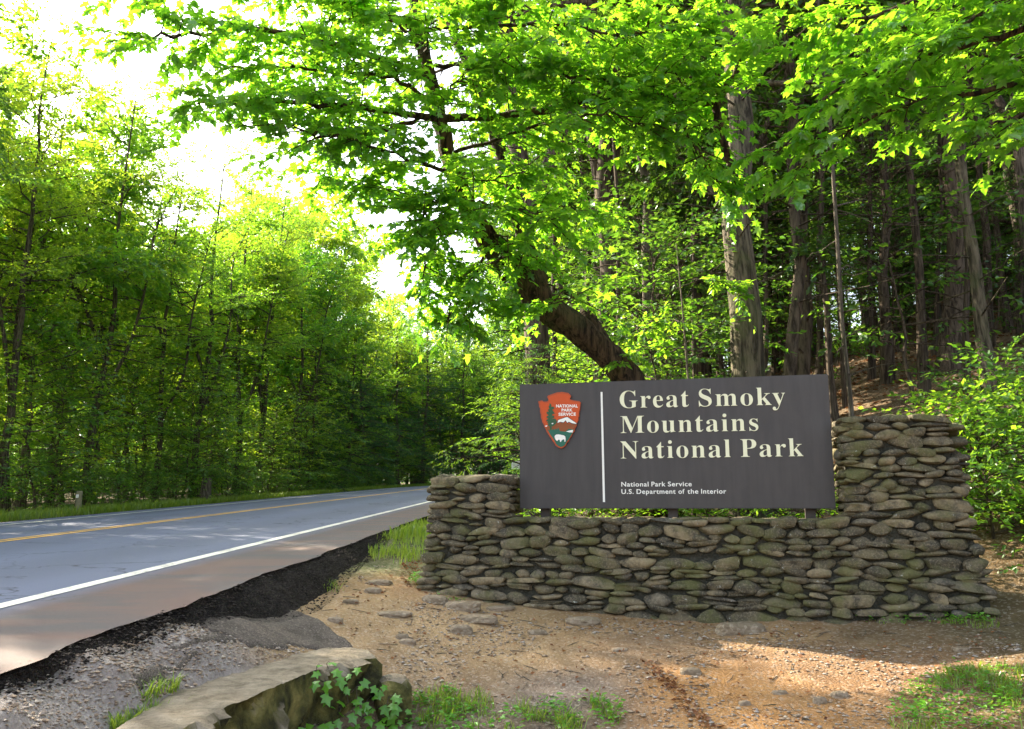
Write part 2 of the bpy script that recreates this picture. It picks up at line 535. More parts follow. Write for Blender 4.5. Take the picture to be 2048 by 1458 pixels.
def _rbf_setup(P, vals):
    n = len(P)
    K = np.linalg.norm(P[:, None] - P[None], axis=-1)
    A = np.zeros((n + 3, n + 3))
    A[:n, :n] = K
    A[:n, n] = 1; A[:n, n + 1:] = P; A[n, :n] = 1; A[n + 1:, :n] = P.T
    return np.linalg.solve(A, np.concatenate([vals, np.zeros(3)]))


RW = _rbf_setup(ctrl[:, :2], ctrl[:, 2])


def rbf(X, Y):
    sh = X.shape
    Q = np.stack([np.clip(X, -8, 90).ravel(), np.clip(Y, -25, 125).ravel()], 1)
    out = np.zeros(len(Q))
    for i in range(0, len(Q), 20000):
        q = Q[i:i + 20000]
        K = np.linalg.norm(q[:, None] - ctrl[None, :, :2], axis=-1)
        out[i:i + 20000] = K @ RW[:-3] + RW[-3] + q @ RW[-2:]
    return out.reshape(sh)


def gz(X, Y):
    X = np.asarray(X, float); Y = np.asarray(Y, float)
    sc = X.ndim == 0
    X = np.atleast_1d(X); Y = np.atleast_1d(Y)
    s = X - cxf(Y)
    zr = rbf(X, Y)
    far = np.clip((np.hypot(X, Y) - 12) / 30, 0, 1)
    zr = zr + 0.035 * fbm(X * 1.6, Y * 1.6, 3, 5) * 2 + 0.02 * fbm(X * 7, Y * 7, 9, 3) + far * 0.9 * fbm(X * 0.25, Y * 0.25, 5, 3)
    # gully in the dirt in front of the sign
    zl = road_base(np.clip(Y, -30, 160)) - 0.10 + 0.35 * fbm(X * 0.2, Y * 0.2, 21, 4) * np.clip((-12.5 - s) / 4, 0, 1) - 0.02 * np.clip(-13 - s, 0, 30)
    under = road_base(np.clip(Y, -30, 160)) - 0.45
    z = np.where(s > EDGE_S + 0.02, zr, np.where(s < -11.75, zl, under))
    return float(z[0]) if sc else z


def on_ground(px, py, lift=0.0):
    a, b = ray(px, py)
    Ys = np.arange(2.5, 70, 0.04)
    zg = gz(a * Ys, Ys) + lift
    hit = np.nonzero(CZ + b * Ys <= zg)[0]
    Y = Ys[hit[0]] if len(hit) else 30.0
    return np.array([a * Y, Y, float(gz(a * Y, Y))])


def axis(parts):
    out = []
    for a, b, st in parts:
        out.append(np.arange(a, b, st))
    return np.concatenate(out)


xs = axis([(-600, -100, 60), (-100, -30, 7), (-30, -13.5, 1.0), (-13.5, -3.4, 0.35), (-3.4, 5.6, 0.055), (5.6, 14, 0.3), (14, 60, 2.5), (60, 620, 45)])
ys = axis([(-300, -20, 40), (-20, 2.4, 1.2), (2.4, 10.4, 0.055), (10.4, 20, 0.25), (20, 60, 1.0), (60, 160, 4), (160, 900, 60)])
GX, GY = np.meshgrid(xs, ys)
GZ = gz(GX, GY)
V = np.stack([GX, GY, GZ], -1).reshape(-1, 3)
nx, ny = len(xs), len(ys)
ii, jj = np.meshgrid(np.arange(nx - 1), np.arange(ny - 1))
b0 = (jj * nx + ii).ravel()
gme = np_mesh('ground', V, [np.stack([b0, b0 + 1, b0 + nx + 1, b0 + nx], 1)], True)
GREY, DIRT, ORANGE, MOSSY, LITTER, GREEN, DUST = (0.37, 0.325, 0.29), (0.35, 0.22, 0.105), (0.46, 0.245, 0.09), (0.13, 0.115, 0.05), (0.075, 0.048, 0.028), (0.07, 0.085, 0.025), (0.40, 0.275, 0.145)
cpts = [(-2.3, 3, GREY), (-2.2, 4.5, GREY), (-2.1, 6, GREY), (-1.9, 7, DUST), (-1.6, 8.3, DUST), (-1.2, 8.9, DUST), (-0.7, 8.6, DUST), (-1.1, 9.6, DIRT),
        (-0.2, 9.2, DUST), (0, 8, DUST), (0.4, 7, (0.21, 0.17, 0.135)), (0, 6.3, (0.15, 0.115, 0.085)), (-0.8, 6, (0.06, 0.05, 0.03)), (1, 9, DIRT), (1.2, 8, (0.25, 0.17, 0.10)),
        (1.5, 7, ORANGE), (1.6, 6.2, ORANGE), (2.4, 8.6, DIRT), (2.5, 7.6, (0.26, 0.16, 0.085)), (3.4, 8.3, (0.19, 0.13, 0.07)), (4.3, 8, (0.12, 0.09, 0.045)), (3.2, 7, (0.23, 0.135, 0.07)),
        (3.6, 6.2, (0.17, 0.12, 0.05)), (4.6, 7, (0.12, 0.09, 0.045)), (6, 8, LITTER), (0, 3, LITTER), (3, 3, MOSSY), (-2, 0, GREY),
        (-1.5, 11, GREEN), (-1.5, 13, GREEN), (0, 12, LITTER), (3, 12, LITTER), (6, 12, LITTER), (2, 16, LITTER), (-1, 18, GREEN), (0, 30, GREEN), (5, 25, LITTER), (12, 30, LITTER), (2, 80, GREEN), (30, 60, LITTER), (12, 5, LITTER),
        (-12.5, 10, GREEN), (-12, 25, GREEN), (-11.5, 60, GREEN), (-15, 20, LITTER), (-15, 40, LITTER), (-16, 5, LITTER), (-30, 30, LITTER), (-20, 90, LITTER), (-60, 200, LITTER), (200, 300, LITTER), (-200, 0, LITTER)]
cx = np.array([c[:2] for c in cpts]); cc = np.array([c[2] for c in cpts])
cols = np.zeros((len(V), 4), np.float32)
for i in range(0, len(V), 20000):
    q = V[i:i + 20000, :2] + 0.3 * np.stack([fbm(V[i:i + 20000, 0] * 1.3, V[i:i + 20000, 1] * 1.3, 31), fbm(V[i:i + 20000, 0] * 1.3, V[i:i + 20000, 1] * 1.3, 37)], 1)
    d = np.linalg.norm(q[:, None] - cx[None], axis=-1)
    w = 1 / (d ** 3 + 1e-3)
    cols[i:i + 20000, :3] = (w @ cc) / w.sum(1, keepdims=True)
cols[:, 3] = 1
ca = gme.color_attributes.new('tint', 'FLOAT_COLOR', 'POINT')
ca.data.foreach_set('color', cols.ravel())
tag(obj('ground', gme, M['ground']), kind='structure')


# ------------------------------------------------------------------ road
def strip(name, s_list, y0, y1, dy0, lift, mat, parent=None, zf=None, jit=None, rng=None):
    Y = [y0]
    while Y[-1] < y1:
        Y.append(Y[-1] + max(dy0, abs(Y[-1]) * 0.02))
    Y = np.array(Y)
    S = np.tile(np.array(s_list, float), (len(Y), 1))
    if jit is not None:
        for col, amp in jit:
            S[:, col] += amp * fbm(Y * 1.1, Y * 0, 77 + col, 4) * 2 + (0.05 * fbm(Y * 9, Y * 0, 91, 4) if col == 7 else 0)
    YY = np.tile(Y[:, None], (1, S.shape[1]))
    Z = (zf or road_z)(S, YY) + lift
    Vv = np.stack([S + cxf(YY), YY, Z], -1).reshape(-1, 3)
    k = S.shape[1]
    i, j = np.meshgrid(np.arange(k - 1), np.arange(len(Y) - 1))
    b = (j * k + i).ravel()
    return obj(name, np_mesh(name, Vv, [np.stack([b, b + 1, b + k + 1, b + k], 1)], True), mat, parent)


road = strip('road', [-11.5, -10.6, -9, -7.3, -5.5, -3.8, -3.1, EDGE_S], -25, 190, 0.05, 0.0, M['asphalt'], jit=[(0, 0.12), (7, 0.07)])
tag(road, kind='structure')
strip('edge_line', [-3.87, -3.73], -25, 190, 0.5, 0.005, M['white_line'], road)
strip('edge_line', [-10.66, -10.53], -25, 190, 0.5, 0.005, M['white_line'], road)
strip('centre_line', [-7.42, -7.32], -25, 190, 0.5, 0.005, M['yellow_line'], road)
strip('centre_line', [-7.25, -7.15], -25, 190, 0.5, 0.005, M['yellow_line'], road)


def make_bank():
    Y = np.arange(-6, 30, 0.045)
    w = np.interp(Y, [-6, 4, 6, 7.2, 8.2, 9.2, 11, 13, 16, 30], [0.12, 0.13, 0.13, 0.20, 0.42, 0.40, 0.30, 0.2, 0.1, 0.08])
    w = w * (1 + 0.5 * fbm(Y * 1.5, Y * 0, 5, 4))
    k = 12
    T = np.linspace(0, 1, k)
    e = EDGE_S + 0.07 * fbm(Y * 1.1, Y * 0, 77 + 7, 4) * 2 - 0.055
    S = e[:, None] + w[:, None] * T[None]
    YY = np.tile(Y[:, None], (1, k))
    X = S + cxf(YY)
    ztop = road_base(Y) - 0.006
    zb = gz(X[:, -1] + 0.05, Y) - 0.03
    prof = T ** 1.25
    Z = ztop[:, None] * (1 - prof[None]) + zb[:, None] * prof[None]
    nse = 0.05 * fbm(X * 14, YY * 14, 8, 4)
    Z += nse * np.sin(T * math.pi)[None] + 0.035 * (vnoise(X * 34, YY * 34, 3) - 0.5) * (T > 0)[None]
    Vv = np.stack([X, YY, Z], -1).reshape(-1, 3)
    i, j = np.meshgrid(np.arange(k - 1), np.arange(len(Y) - 1))
    b = (j * k + i).ravel()
    tag(obj('road_edge_bank', np_mesh('road_edge_bank', Vv, [np.stack([b, b + 1, b + k + 1, b + k], 1)], True), M['bank']), kind='structure')


make_bank()


def inside(poly, X, Y):
    r = np.zeros(X.shape, bool)
    n = len(poly)
    for i in range(n):
        x1, y1 = poly[i]; x2, y2 = poly[(i + 1) % n]
        c = ((y1 > Y) != (y2 > Y)) & (X < (x2 - x1) * (Y - y1) / (y2 - y1 + 1e-12) + x1)
        r ^= c
    return r


def ground_patch(name, pix, lift, mat, step=0.016, seed=0):
    poly = [on_ground(*p)[:2] for p in pix]
    P = np.array(poly)
    x = np.arange(P[:, 0].min() - 0.05, P[:, 0].max() + 0.05, step); y = np.arange(P[:, 1].min() - 0.05, P[:, 1].max() + 0.05, step)
    X, Y = np.meshgrid(x, y)
    wob = 0.12
    m = inside(poly, X + wob * fbm(X * 5, Y * 5, seed, 4), Y + wob * fbm(X * 5, Y * 5, seed + 5, 4))
    edge = np.zeros(m.shape)
    mm = m.copy()
    for k in range(3):
        edge += mm
        n2 = mm.copy(); n2[1:] &= mm[:-1]; n2[:-1] &= mm[1:]; n2[:, 1:] &= mm[:, :-1]; n2[:, :-1] &= mm[:, 1:]
        mm = n2
    Z = gz(X, Y) + np.interp(edge, [0, 1, 2, 3], [-0.05, lift * 0.25, lift * 0.85, lift]) + 0.01 * fbm(X * 12, Y * 12, 4, 3)
    big = m.copy()
    big[1:] |= m[:-1]; big[:-1] |= m[1:]; big[:, 1:] |= m[:, :-1]; big[:, :-1] |= m[:, 1:]
    idx = -np.ones(m.shape, int)
    idx[big] = np.arange(big.sum())
    Vv = np.stack([X[big], Y[big], Z[big]], 1)
    q = np.stack([idx[:-1, :-1], idx[:-1, 1:], idx[1:, 1:], idx[1:, :-1]], -1).reshape(-1, 4)
    q = q[(q >= 0).all(1)]
    return tag(obj(name, np_mesh(name, Vv, [q], True), mat), kind='structure')


ground_patch('old_asphalt_apron', [(395, 1250), (430, 1228), (490, 1206), (560, 1214), (605, 1228), (655, 1255), (700, 1285), (715, 1300), (660, 1306), (590, 1296), (500, 1296), (470, 1278), (420, 1268)], 0.016, M['old_asphalt'], seed=3)
ground_patch('broken_asphalt_edge', [(255, 1345), (300, 1338), (345, 1322), (385, 1306), (395, 1318), (370, 1332), (330, 1345), (310, 1365), (270, 1370)], 0.02, M['old_asphalt'], seed=11)
ground_patch('broken_asphalt_edge', [(330, 1296), (370, 1280), (430, 1270), (470, 1278), (480, 1288), (430, 1284), (370, 1296), (340, 1304)], 0.016, M['old_asphalt'], seed=17)

# ------------------------------------------------------------------ stone wall
def sgn_pt(px, py, H):
    return None


SIGN_H = 1.37
ar, br_ = ray(1655, 749); _, br2 = ray(1669, 1017)
al, bl_ = ray(1041, 771); _, bl2 = ray(1041, 1018)
Yr = SIGN_H / (br_ - br2); Yl = SIGN_H / (bl_ - bl2)
O2 = np.array([al * Yl, Yl]); R2 = np.array([ar * Yr, Yr])
SIGN_W = float(np.linalg.norm(R2 - O2))
U2 = (R2 - O2) / SIGN_W
N2 = np.array([U2[1], -U2[0]])              # towards the camera side
if N2[1] > 0: N2 = -N2
RZ = math.atan2(U2[1], U2[0])
Z_SIGN = CZ


def W3(u, w, z):
    p = O2 + u * U2 + w * N2
    return np.array([p[0], p[1], z])


def on_plane(px, py, w=0.0):
    a, b = ray(px, py)
    d = np.array([a, 1.0])
    t = ((O2 + w * N2) @ N2) / (d @ N2)
    p = d * t
    return float((p - O2) @ U2), float(CZ + b * t)


FW = 0.30       # front face of the wall
BW = -0.30
lft = np.array(sorted([on_plane(*p, FW)[::-1] for p in ((862, 946), (858, 1000), (850, 1060), (843, 1120), (835, 1165), (830, 1200))]))
rgt = np.array(sorted([on_plane(*p, FW)[::-1] for p in ((1897, 828), (1905, 880), (1932, 955), (1950, 1040), (1966, 1090), (1985, 1140), (1998, 1215), (2003, 1240))]))
uLp = on_plane(1017, 1000, FW)[0]
uRp = on_plane(1684, 900, FW)[0]
Z_LOW = on_plane(1350, 1038, FW)[1]
Z_LP = on_plane(900, 952, FW)[1]
Z_RP = on_plane(1780, 832, FW)[1]
uL = lambda z: np.interp(z, lft[:, 0], lft[:, 1])
uR = lambda z: np.interp(z, rgt[:, 0], rgt[:, 1])

stone_wall = empty('stone_wall', W3(1.6, 0, 0.0))
tag(stone_wall, 'mossy river-stone wall with a short and a tall end pier around the park sign', 'wall')
BASE = np.array(stone_wall.location)


def stone_meshes(n=14):
    out = []
    for k in range(n):
        rng = np.random.default_rng(100 + k)
        g = np.linspace(-1, 1, 5)
        Vs, Fs = [], []
        pts = {}

        def vid(p):
            key = tuple(np.round(p, 4))
            if key not in pts:
                pts[key] = len(pts)
            return pts[key]
        for ax in range(3):
            for sg in (-1, 1):
                for i in range(4):
                    for j in range(4):
                        q = []
                        for (a, b) in ((i, j), (i + 1, j), (i + 1, j + 1), (i, j + 1)):
                            p = np.zeros(3); p[ax] = sg; p[(ax + 1) % 3] = g[a]; p[(ax + 2) % 3] = g[b]
                            q.append(vid(p))
                        Fs.append(q if sg > 0 else q[::-1])
        P = np.array(list(pts.keys()))
        e = rng.uniform(2.6, 5.0)
        rr = (np.abs(P) ** e).sum(1) ** (1 / e)
        P = P / rr[:, None]
        # lens-like pointed ends, uneven top and bottom
        lens = rng.uniform(0.4, 0.75) if k % 5 else 0.15
        P[:, 2] *= 1 - lens * np.abs(P[:, 0]) ** rng.uniform(1.3, 2.4)
        P[:, 2] += rng.uniform(-0.18, 0.18) * P[:, 0] + rng.uniform(-0.12, 0.12) * P[:, 0] ** 2
        P[:, 2] *= 1 + rng.uniform(-0.14, 0.14) * P[:, 0]
        ph = rng.random((4, 3)) * 6
        for h in range(4):
            dirn = norm(rng.normal(size=3))
            P += 0.075 * np.sin(P @ dirn * rng.uniform(2, 4.5) + ph[h, 0])[:, None] * norm(P)
        for h in range(6):      # broken faces
            dirn = norm(rng.normal(size=3) * np.array([1, 0.7, 1.3])); off = rng.uniform(0.62, 0.85)
            dd = P @ dirn - off * np.abs(P @ dirn).max()
            P -= np.clip(dd, 0, None)[:, None] * dirn * 0.9
        P /= np.abs(P).max(0)
        me = np_mesh('stone', P, [np.array(Fs)], True)
        me.set_sharp_from_angle(angle=math.radians(42))
        me.materials.append(M['stone'])
        out.append(me)
    return out


STONES = stone_meshes()
stones = []        # (centre, rotz, roll, size(3))
srng = np.random.default_rng(7)


def lay_rows(z0, z1, ul, ur, place, seed, hmin=0.058, hmax=0.098, base=False):
    """courses of flat stones filling z0..z1 between ul(z) and ur(z)"""
    rng = np.random.default_rng(seed)
    z = z0; k = 0
    bounds = [z0]
    while z < z1 - 0.05:
        h = rng.uniform(hmin, hmax) if not (base and k == 0) else 0.17
        bounds.append(z + h); z += h; k += 1
    bounds = np.array(bounds)
    bounds = z0 + (bounds - z0) * (z1 - z0) / (bounds[-1] - z0)

    def bnd(i, u):
        a = 0.0 if i in (0, len(bounds) - 1) else 0.050
        return bounds[i] + a * 2 * float(fbm(u * 1.7 + i * 3.1, i * 7.7, seed, 3)) * 2
    for i in range(len(bounds) - 1):
        zc = (bounds[i] + bounds[i + 1]) / 2
        a, b = float(ul(zc)), float(ur(zc))
        hh = bounds[i + 1] - bounds[i]
        u = a
        while u < b - 0.03:
            wd = hh * rng.uniform(2.0, 4.4) if not (base and i == 0) else rng.uniform(0.3, 0.55)
            if not (base and i == 0): wd = min(max(wd, 0.15), 0.40)
            if b - (u + wd) < 0.11: wd = b - u
            uc = u + wd / 2
            lo, hi = bnd(i, uc), bnd(i + 1, uc)
            ht = hi - lo
            if not (base and i == 0): ht = min(max(ht, 0.05), 0.112, wd * 0.5)
            r = rng.random()
            if r < 0.07 and wd > 0.17 and ht > 0.075:
                for q, fz in ((0.27, 0.5), (0.77, 0.5)):
                    place(uc + rng.uniform(-.01, .01), lo + q * ht, wd * rng.uniform(.9, 1.05), ht * fz, rng)
            elif r < 0.10 and i < len(bounds) - 2 and not (base and i == 0):
                place(uc, lo + ht * 0.5 + rng.uniform(-.015, .015), wd * 1.02, ht * rng.uniform(1.25, 1.45), rng)
            else:
                place(uc, lo + ht * 0.5, wd * rng.uniform(1.0, 1.16), ht * rng.uniform(1.0, 1.28), rng)
            u += wd


def put_front(uc, zc, wd, ht, rng, fw=FW):
    stones.append((W3(uc, fw - 0.06 - rng.uniform(0, .035), zc + rng.normal(0, .006)), RZ, rng.normal(0, 0.085), (wd / 2 * 1.07, 0.105, ht / 2 * 1.2), 1))


def put_back(uc, zc, wd, ht, rng):
    stones.append((W3(uc, BW + 0.05, zc), RZ, rng.normal(0, 0.07), (wd / 2, 0.10, ht / 2), 0))


def put_side(u0, sgn, vis):
    def f(wc, zc, wd, ht, rng):
        stones.append((W3(u0 - sgn * (0.05 + rng.uniform(0, .02)), wc, zc), RZ + math.pi / 2, rng.normal(0, 0.06), (wd / 2, 0.10, ht / 2), vis))
    return f


lay_rows(-0.06, Z_LOW, uL, uR, put_front, 1, base=True)
lay_rows(Z_LOW, Z_LP, uL, lambda z: uLp, put_front, 2)
lay_rows(Z_LOW, Z_RP, lambda z: uRp, uR, put_front, 5)
lay_rows(Z_LOW, Z_LP, lambda z: BW, lambda z: FW - 0.02, put_side(uLp, 1, 1), 13)
lay_rows(Z_LOW, Z_RP, lambda z: BW, lambda z: FW - 0.02, put_side(uRp, -1, 1), 14)
lay_rows(0.1, Z_LP, lambda z: BW, lambda z: FW - 0.05, put_side(float(uL(0.9)) + 0.02, -1, 0), 15, 0.10, 0.15)
lay_rows(0.1, Z_RP, lambda z: BW, lambda z: FW - 0.05, put_side(float(uR(1.0)) - 0.02, 1, 0), 16, 0.10, 0.15)
lay_rows(0.2, Z_LOW, lambda z: uL(z) + .05, lambda z: uR(z) - .05, put_back, 17, 0.12, 0.17)
lay_rows(Z_LOW, Z_RP, lambda z: uRp + .02, lambda z: uR(z) - .05, put_back, 18, 0.12, 0.17)


def cap_row(u0, u1, z, seed, w0=BW + 0.06, w1=FW - 0.13, th=0.045):
    rng = np.random.default_rng(seed)
    w = w1
    while w > w0:
        u = u0 + 0.02
        d = rng.uniform(0.16, 0.24)
        while u < u1 - 0.04:
            wd = min(rng.uniform(0.18, 0.36), u1 - u)
            stones.append((W3(u + wd / 2, w - d / 2 + 0.06, z - 0.02 + rng.uniform(-.012, .012)), RZ + rng.normal(0, .08), rng.normal(0, .03), (wd / 2 * 1.03, d / 2 * 1.05, th), 0))
            u += wd
        w -= d


cap_row(float(uL(Z_LP)), uLp, Z_LP, 31)
cap_row(uRp, float(uR(Z_RP)), Z_RP, 32)
cap_row(uLp + 0.02, uRp - 0.02, Z_LOW, 33, th=0.035)

order = sorted(range(len(stones)), key=lambda i: -(stones[i][4] * 10 + stones[i][3][0] * stones[i][3][2]))
single = set(order[:300])
rest = Acc()
rnd = random.Random(4)
for i, (c, rz, roll, s, vis) in enumerate(stones):
    me = STONES[rnd.randrange(len(STONES))]
    mat = Matrix.Translation(Vector(c)) @ Matrix.Rotation(rz + rnd.gauss(0, .05), 4, 'Z') @ Matrix.Rotation(roll, 4, 'Y')
    flip = rnd.choice((-1, 1))
    if i in single:
        o = obj('stone', me, None, stone_wall)
        o.matrix_basis = Matrix.Translation(-Vector(BASE)) @ mat @ Matrix.Rotation(math.pi if flip < 0 else 0, 4, 'Z') @ Matrix.Diagonal((*s, 1))
    else:
        co = np.zeros(len(me.vertices) * 3, np.float32); me.vertices.foreach_get('co', co)
        co = co.reshape(-1, 3) * np.array(s)
        R = np.array(mat.to_3x3())
        co = co @ R.T + np.array(c) - BASE
        lt = np.zeros(len(me.loops), np.int32); me.loops.foreach_get('vertex_index', lt)
        rest.add(co, lt.reshape(-1, 4))
o = obj('small_stones', rest.mesh('small_stones', True), M['stone'], stone_wall)
o['kind'] = 'stuff'
# mortar core: extruded outline
ins = 0.055
zs = np.linspace(-0.5, Z_LOW, 12)
prof = [(float(uL(z)) + ins, z) for z in np.linspace(Z_LP - 0.05, -0.5, 10)] + [(float(uR(z)) - ins, z) for z in np.linspace(-0.5, Z_RP - 0.05, 14)] + \
       [(uRp + ins, Z_RP - 0.05), (uRp + ins, Z_LOW - 0.03), (uLp - ins, Z_LOW - 0.03), (uLp - ins, Z_LP - 0.05)]
n = len(prof)
import bmesh
bm = bmesh.new()
vf = [bm.verts.new(Vector(W3(u, FW - 0.06, z) - BASE)) for u, z in prof]
vb = [bm.verts.new(Vector(W3(u, BW + 0.06, z) - BASE)) for u, z in prof]
f1 = bm.faces.new(vf); f2 = bm.faces.new(vb[::-1])
for i in range(n):
    bm.faces.new((vf[i], vb[i], vb[(i + 1) % n], vf[(i + 1) % n]))
bmesh.ops.recalc_face_normals(bm, faces=bm.faces[:])
bmesh.ops.triangulate(bm, faces=[f1, f2])
me = bpy.data.meshes.new('mortar_core'); bm.to_mesh(me); bm.free()
obj('mortar_core', me, M['mortar'], stone_wall)

# ------------------------------------------------------------------ park sign
SGN = empty('park_sign', W3(SIGN_W / 2, 0, Z_LOW))
tag(SGN, 'dark brown park entrance sign with raised cream lettering and arrowhead emblem on the stone wall', 'sign')
SB = np.array(SGN.location)
def panel_mat():
    m, nt, out = new_mat('sign_panel')
    p = obj_of(nt)
    mp = N(nt, 'ShaderNodeMapping'); nt.links.new(p, mp.inputs[0]); mp.inputs['Scale'].default_value = (7, 7, 0.7)
    st = noise(nt, mp.outputs[0], 2.0, 5, 0.6)
    f = noise(nt, p, 3.0, 5, 0.6)
    g = noise(nt, p, 120, 3, 0.7)
    c = mixc(nt, ramp(nt, st, [(0.35, (0, 0, 0)), (0.7, (1, 1, 1))]), (0.032, 0.027, 0.0245), (0.045, 0.038, 0.035))
    c = mixc(nt, ramp(nt, f, [(0.52, (0, 0, 0)), (0.75, (0.5, 0.5, 0.5))]), c, (0.066, 0.057, 0.050))
    finish(nt, out, c, ramp(nt, f, [(0.3, (0.38, 0.38, 0.38)), (0.7, (0.56, 0.56, 0.56))]), bump(nt, g, 0.2, 0.002), 0.5)
    return m


M['panel'] = panel_mat()
M['cream'] = plain('sign_cream', (0.76, 0.75, 0.52), 0.55, 0.06, 20)
M['white'] = plain('sign_white', (0.80, 0.79, 0.72), 0.5, 0.04, 20)
M['post'] = plain('sign_post', (0.06, 0.05, 0.042), 0.7, 0.2, 20)
M['em_orange'] = plain('emblem_orange', (0.52, 0.075, 0.012), 0.5, 0.08, 40)
M['em_rim'] = plain('emblem_rim', (0.40, 0.07, 0.02), 0.5, 0.2, 60)
M['em_brown'] = plain('emblem_brown', (0.24, 0.07, 0.02), 0.55, 0.1, 40)
M['em_green'] = plain('emblem_green', (0.022, 0.12, 0.075), 0.5, 0.1, 40)
M['em_tree'] = plain('emblem_tree', (0.03, 0.09, 0.04), 0.5, 0.2, 60)
M['em_black'] = plain('emblem_black', (0.015, 0.02, 0.018), 0.6, 0.1, 40)


def S3(u, w, z):
    return W3(u, w, z) - SB


a = Acc()
TH = 0.045
bm = bmesh.new()
uvs = [(0, Z_SIGN), (SIGN_W, Z_SIGN), (SIGN_W, Z_SIGN + SIGN_H), (0, Z_SIGN + SIGN_H)]
vf = [bm.verts.new(Vector(S3(u, TH, z))) for u, z in uvs]
vb = [bm.verts.new(Vector(S3(u, -TH, z))) for u, z in uvs]
bm.faces.new(vf); bm.faces.new(vb[::-1])
for i in range(4):
    bm.faces.new((vf[i], vb[i], vb[(i + 1) % 4], vf[(i + 1) % 4]))
bmesh.ops.recalc_face_normals(bm, faces=bm.faces[:])
bmesh.ops.bevel(bm, geom=bm.edges[:], offset=0.006, segments=2, affect='EDGES')
me = bpy.data.meshes.new('panel'); bm.to_mesh(me); bm.free()
panel = obj('panel', me, M['panel'], SGN)
for px in (1088, 1345, 1622):
    u = on_plane(px, 1025)[0]
    a = Acc(); a.box(S3(u, -0.10, Z_SIGN + 0.42), (0.10, 0.10, 1.15), RZ)
    obj('post', a.mesh('post'), M['post'], SGN)


def poly_prism(name, pix, w0, w1, mat, parent, conv=None, bev=0.0):
    conv = conv or (lambda p: on_plane(p[0], p[1], w0))
    uv = [conv(p) for p in pix]
    bm = bmesh.new()
    vf = [bm.verts.new(Vector(S3(u, w1, z))) for u, z in uv]
    vb = [bm.verts.new(Vector(S3(u, w0, z))) for u, z in uv]
    n = len(uv)
    f = bm.faces.new(vf); f2 = bm.faces.new(vb[::-1])
    for i in range(n):
        bm.faces.new((vf[i], vb[i], vb[(i + 1) % n], vf[(i + 1) % n]))
    bmesh.ops.recalc_face_normals(bm, faces=bm.faces[:])
    bmesh.ops.triangulate(bm, faces=[f, f2])
    me = bpy.data.meshes.new(name); bm.to_mesh(me); bm.free()
    return obj(name, me, mat, parent)


def serif(s):
    o = ''
    for c in s:
        if 'A' <= c <= 'Z': o += chr(0x1D400 + ord(c) - 65)
        elif 'a' <= c <= 'z': o += chr(0x1D41A + ord(c) - 97)
        else: o += c
    return o


SERIF_CAP, SANS_CAP = 0.665, 0.72


def text_mesh(name, body, left, right, capz, depth, mat, parent, w0=TH, spacing=1.0, bold=0.0, bevel=0.0):
    """left/right: (px, baseline py); capz: cap height in pixels at left end"""
    c = bpy.data.curves.new(name, 'FONT')
    c.body = body
    c.space_character = spacing
    c.extrude = 0.02
    c.offset = bold
    c.bevel_depth = bevel
    c.resolution_u = 5
    t = bpy.data.objects.new(name, c)
    COL.objects.link(t)
    dg = bpy.context.evaluated_depsgraph_get(); dg.update()
    me = bpy.data.meshes.new_from_object(t.evaluated_get(dg))
    bpy.data.objects.remove(t); bpy.data.curves.remove(c)
    co = np.zeros(len(me.vertices) * 3, np.float32); me.vertices.foreach_get('co', co); co = co.reshape(-1, 3)
    u0, z0 = on_plane(*left, w0); u1, z1 = on_plane(*right, w0)
    _, zc = on_plane(left[0], left[1] - capz, w0)
    x0, x1 = co[:, 0].min(), co[:, 0].max()
    su = (u1 - u0) / (x1 - x0)
    sz = (zc - z0) / (SERIF_CAP if ord(body[0]) > 0x1D000 else SANS_CAP)
    U = u0 + (co[:, 0] - x0) * su
    Zz = z0 + (z1 - z0) * (co[:, 0] - x0) / (x1 - x0) + co[:, 1] * sz
    Wd = w0 + (co[:, 2] - co[:, 2].min()) / (co[:, 2].max() - co[:, 2].min()) * depth
    P = (O2[None] + U[:, None] * U2[None] + Wd[:, None] * N2[None])
    P = np.concatenate([P, Zz[:, None]], 1) - SB
    me.vertices.foreach_set('co', P.astype(np.float32).ravel()); me.update()
    me.materials.clear()
    return obj(name, me, mat, parent)


def words(line, y0, y1, x0, x1, cap, depth, mat, fn, bold):
    for wd, a, b in line:
        ya = y0 + (y1 - y0) * (a - x0) / (x1 - x0); yb = y0 + (y1 - y0) * (b - x0) / (x1 - x0)
        text_mesh('lettering', fn(wd), (a, ya), (b, yb), cap * (1 + 0.06 * (a - x0) / 400), depth, mat, SGN, spacing=1.1, bold=bold, bevel=0.004 if depth > 0.006 else 0.0)


sans = lambda t: t
words([('Great', 1240, 1378), ('Smoky', 1398, 1571)], 816.5, 809.7, 1240, 1571, 33.5, 0.010, M['cream'], serif, -0.010)
words([('Mountains', 1241.5, 1517)], 866.5, 861.5, 1241.5, 1517, 33.5, 0.010, M['cream'], serif, -0.010)
words([('National', 1241.5, 1461.6), ('Park', 1482, 1607)], 917.3, 912.6, 1241.5, 1607, 34, 0.010, M['cream'], serif, -0.010)
words([('National', 1242.8, 1297.2), ('Park', 1303, 1331), ('Service', 1336, 1383.5)], 973, 972.3, 1242.8, 1383.5, 9.4, 0.004, M['white'], sans, 0.014)
words([('U.S.', 1243, 1267.3), ('Department', 1273.3, 1351.3), ('of', 1357, 1369.3), ('the', 1375, 1396.8), ('Interior', 1402.5, 1452.6)], 987.6, 987, 1243, 1452.6, 9.4, 0.004, M['white'], sans, 0.014)
poly_prism('divider_line', [(1201.3, 784), (1205.0, 784), (1210.2, 1004), (1206.0, 1004)], TH, TH + 0.006, M['white'], SGN)

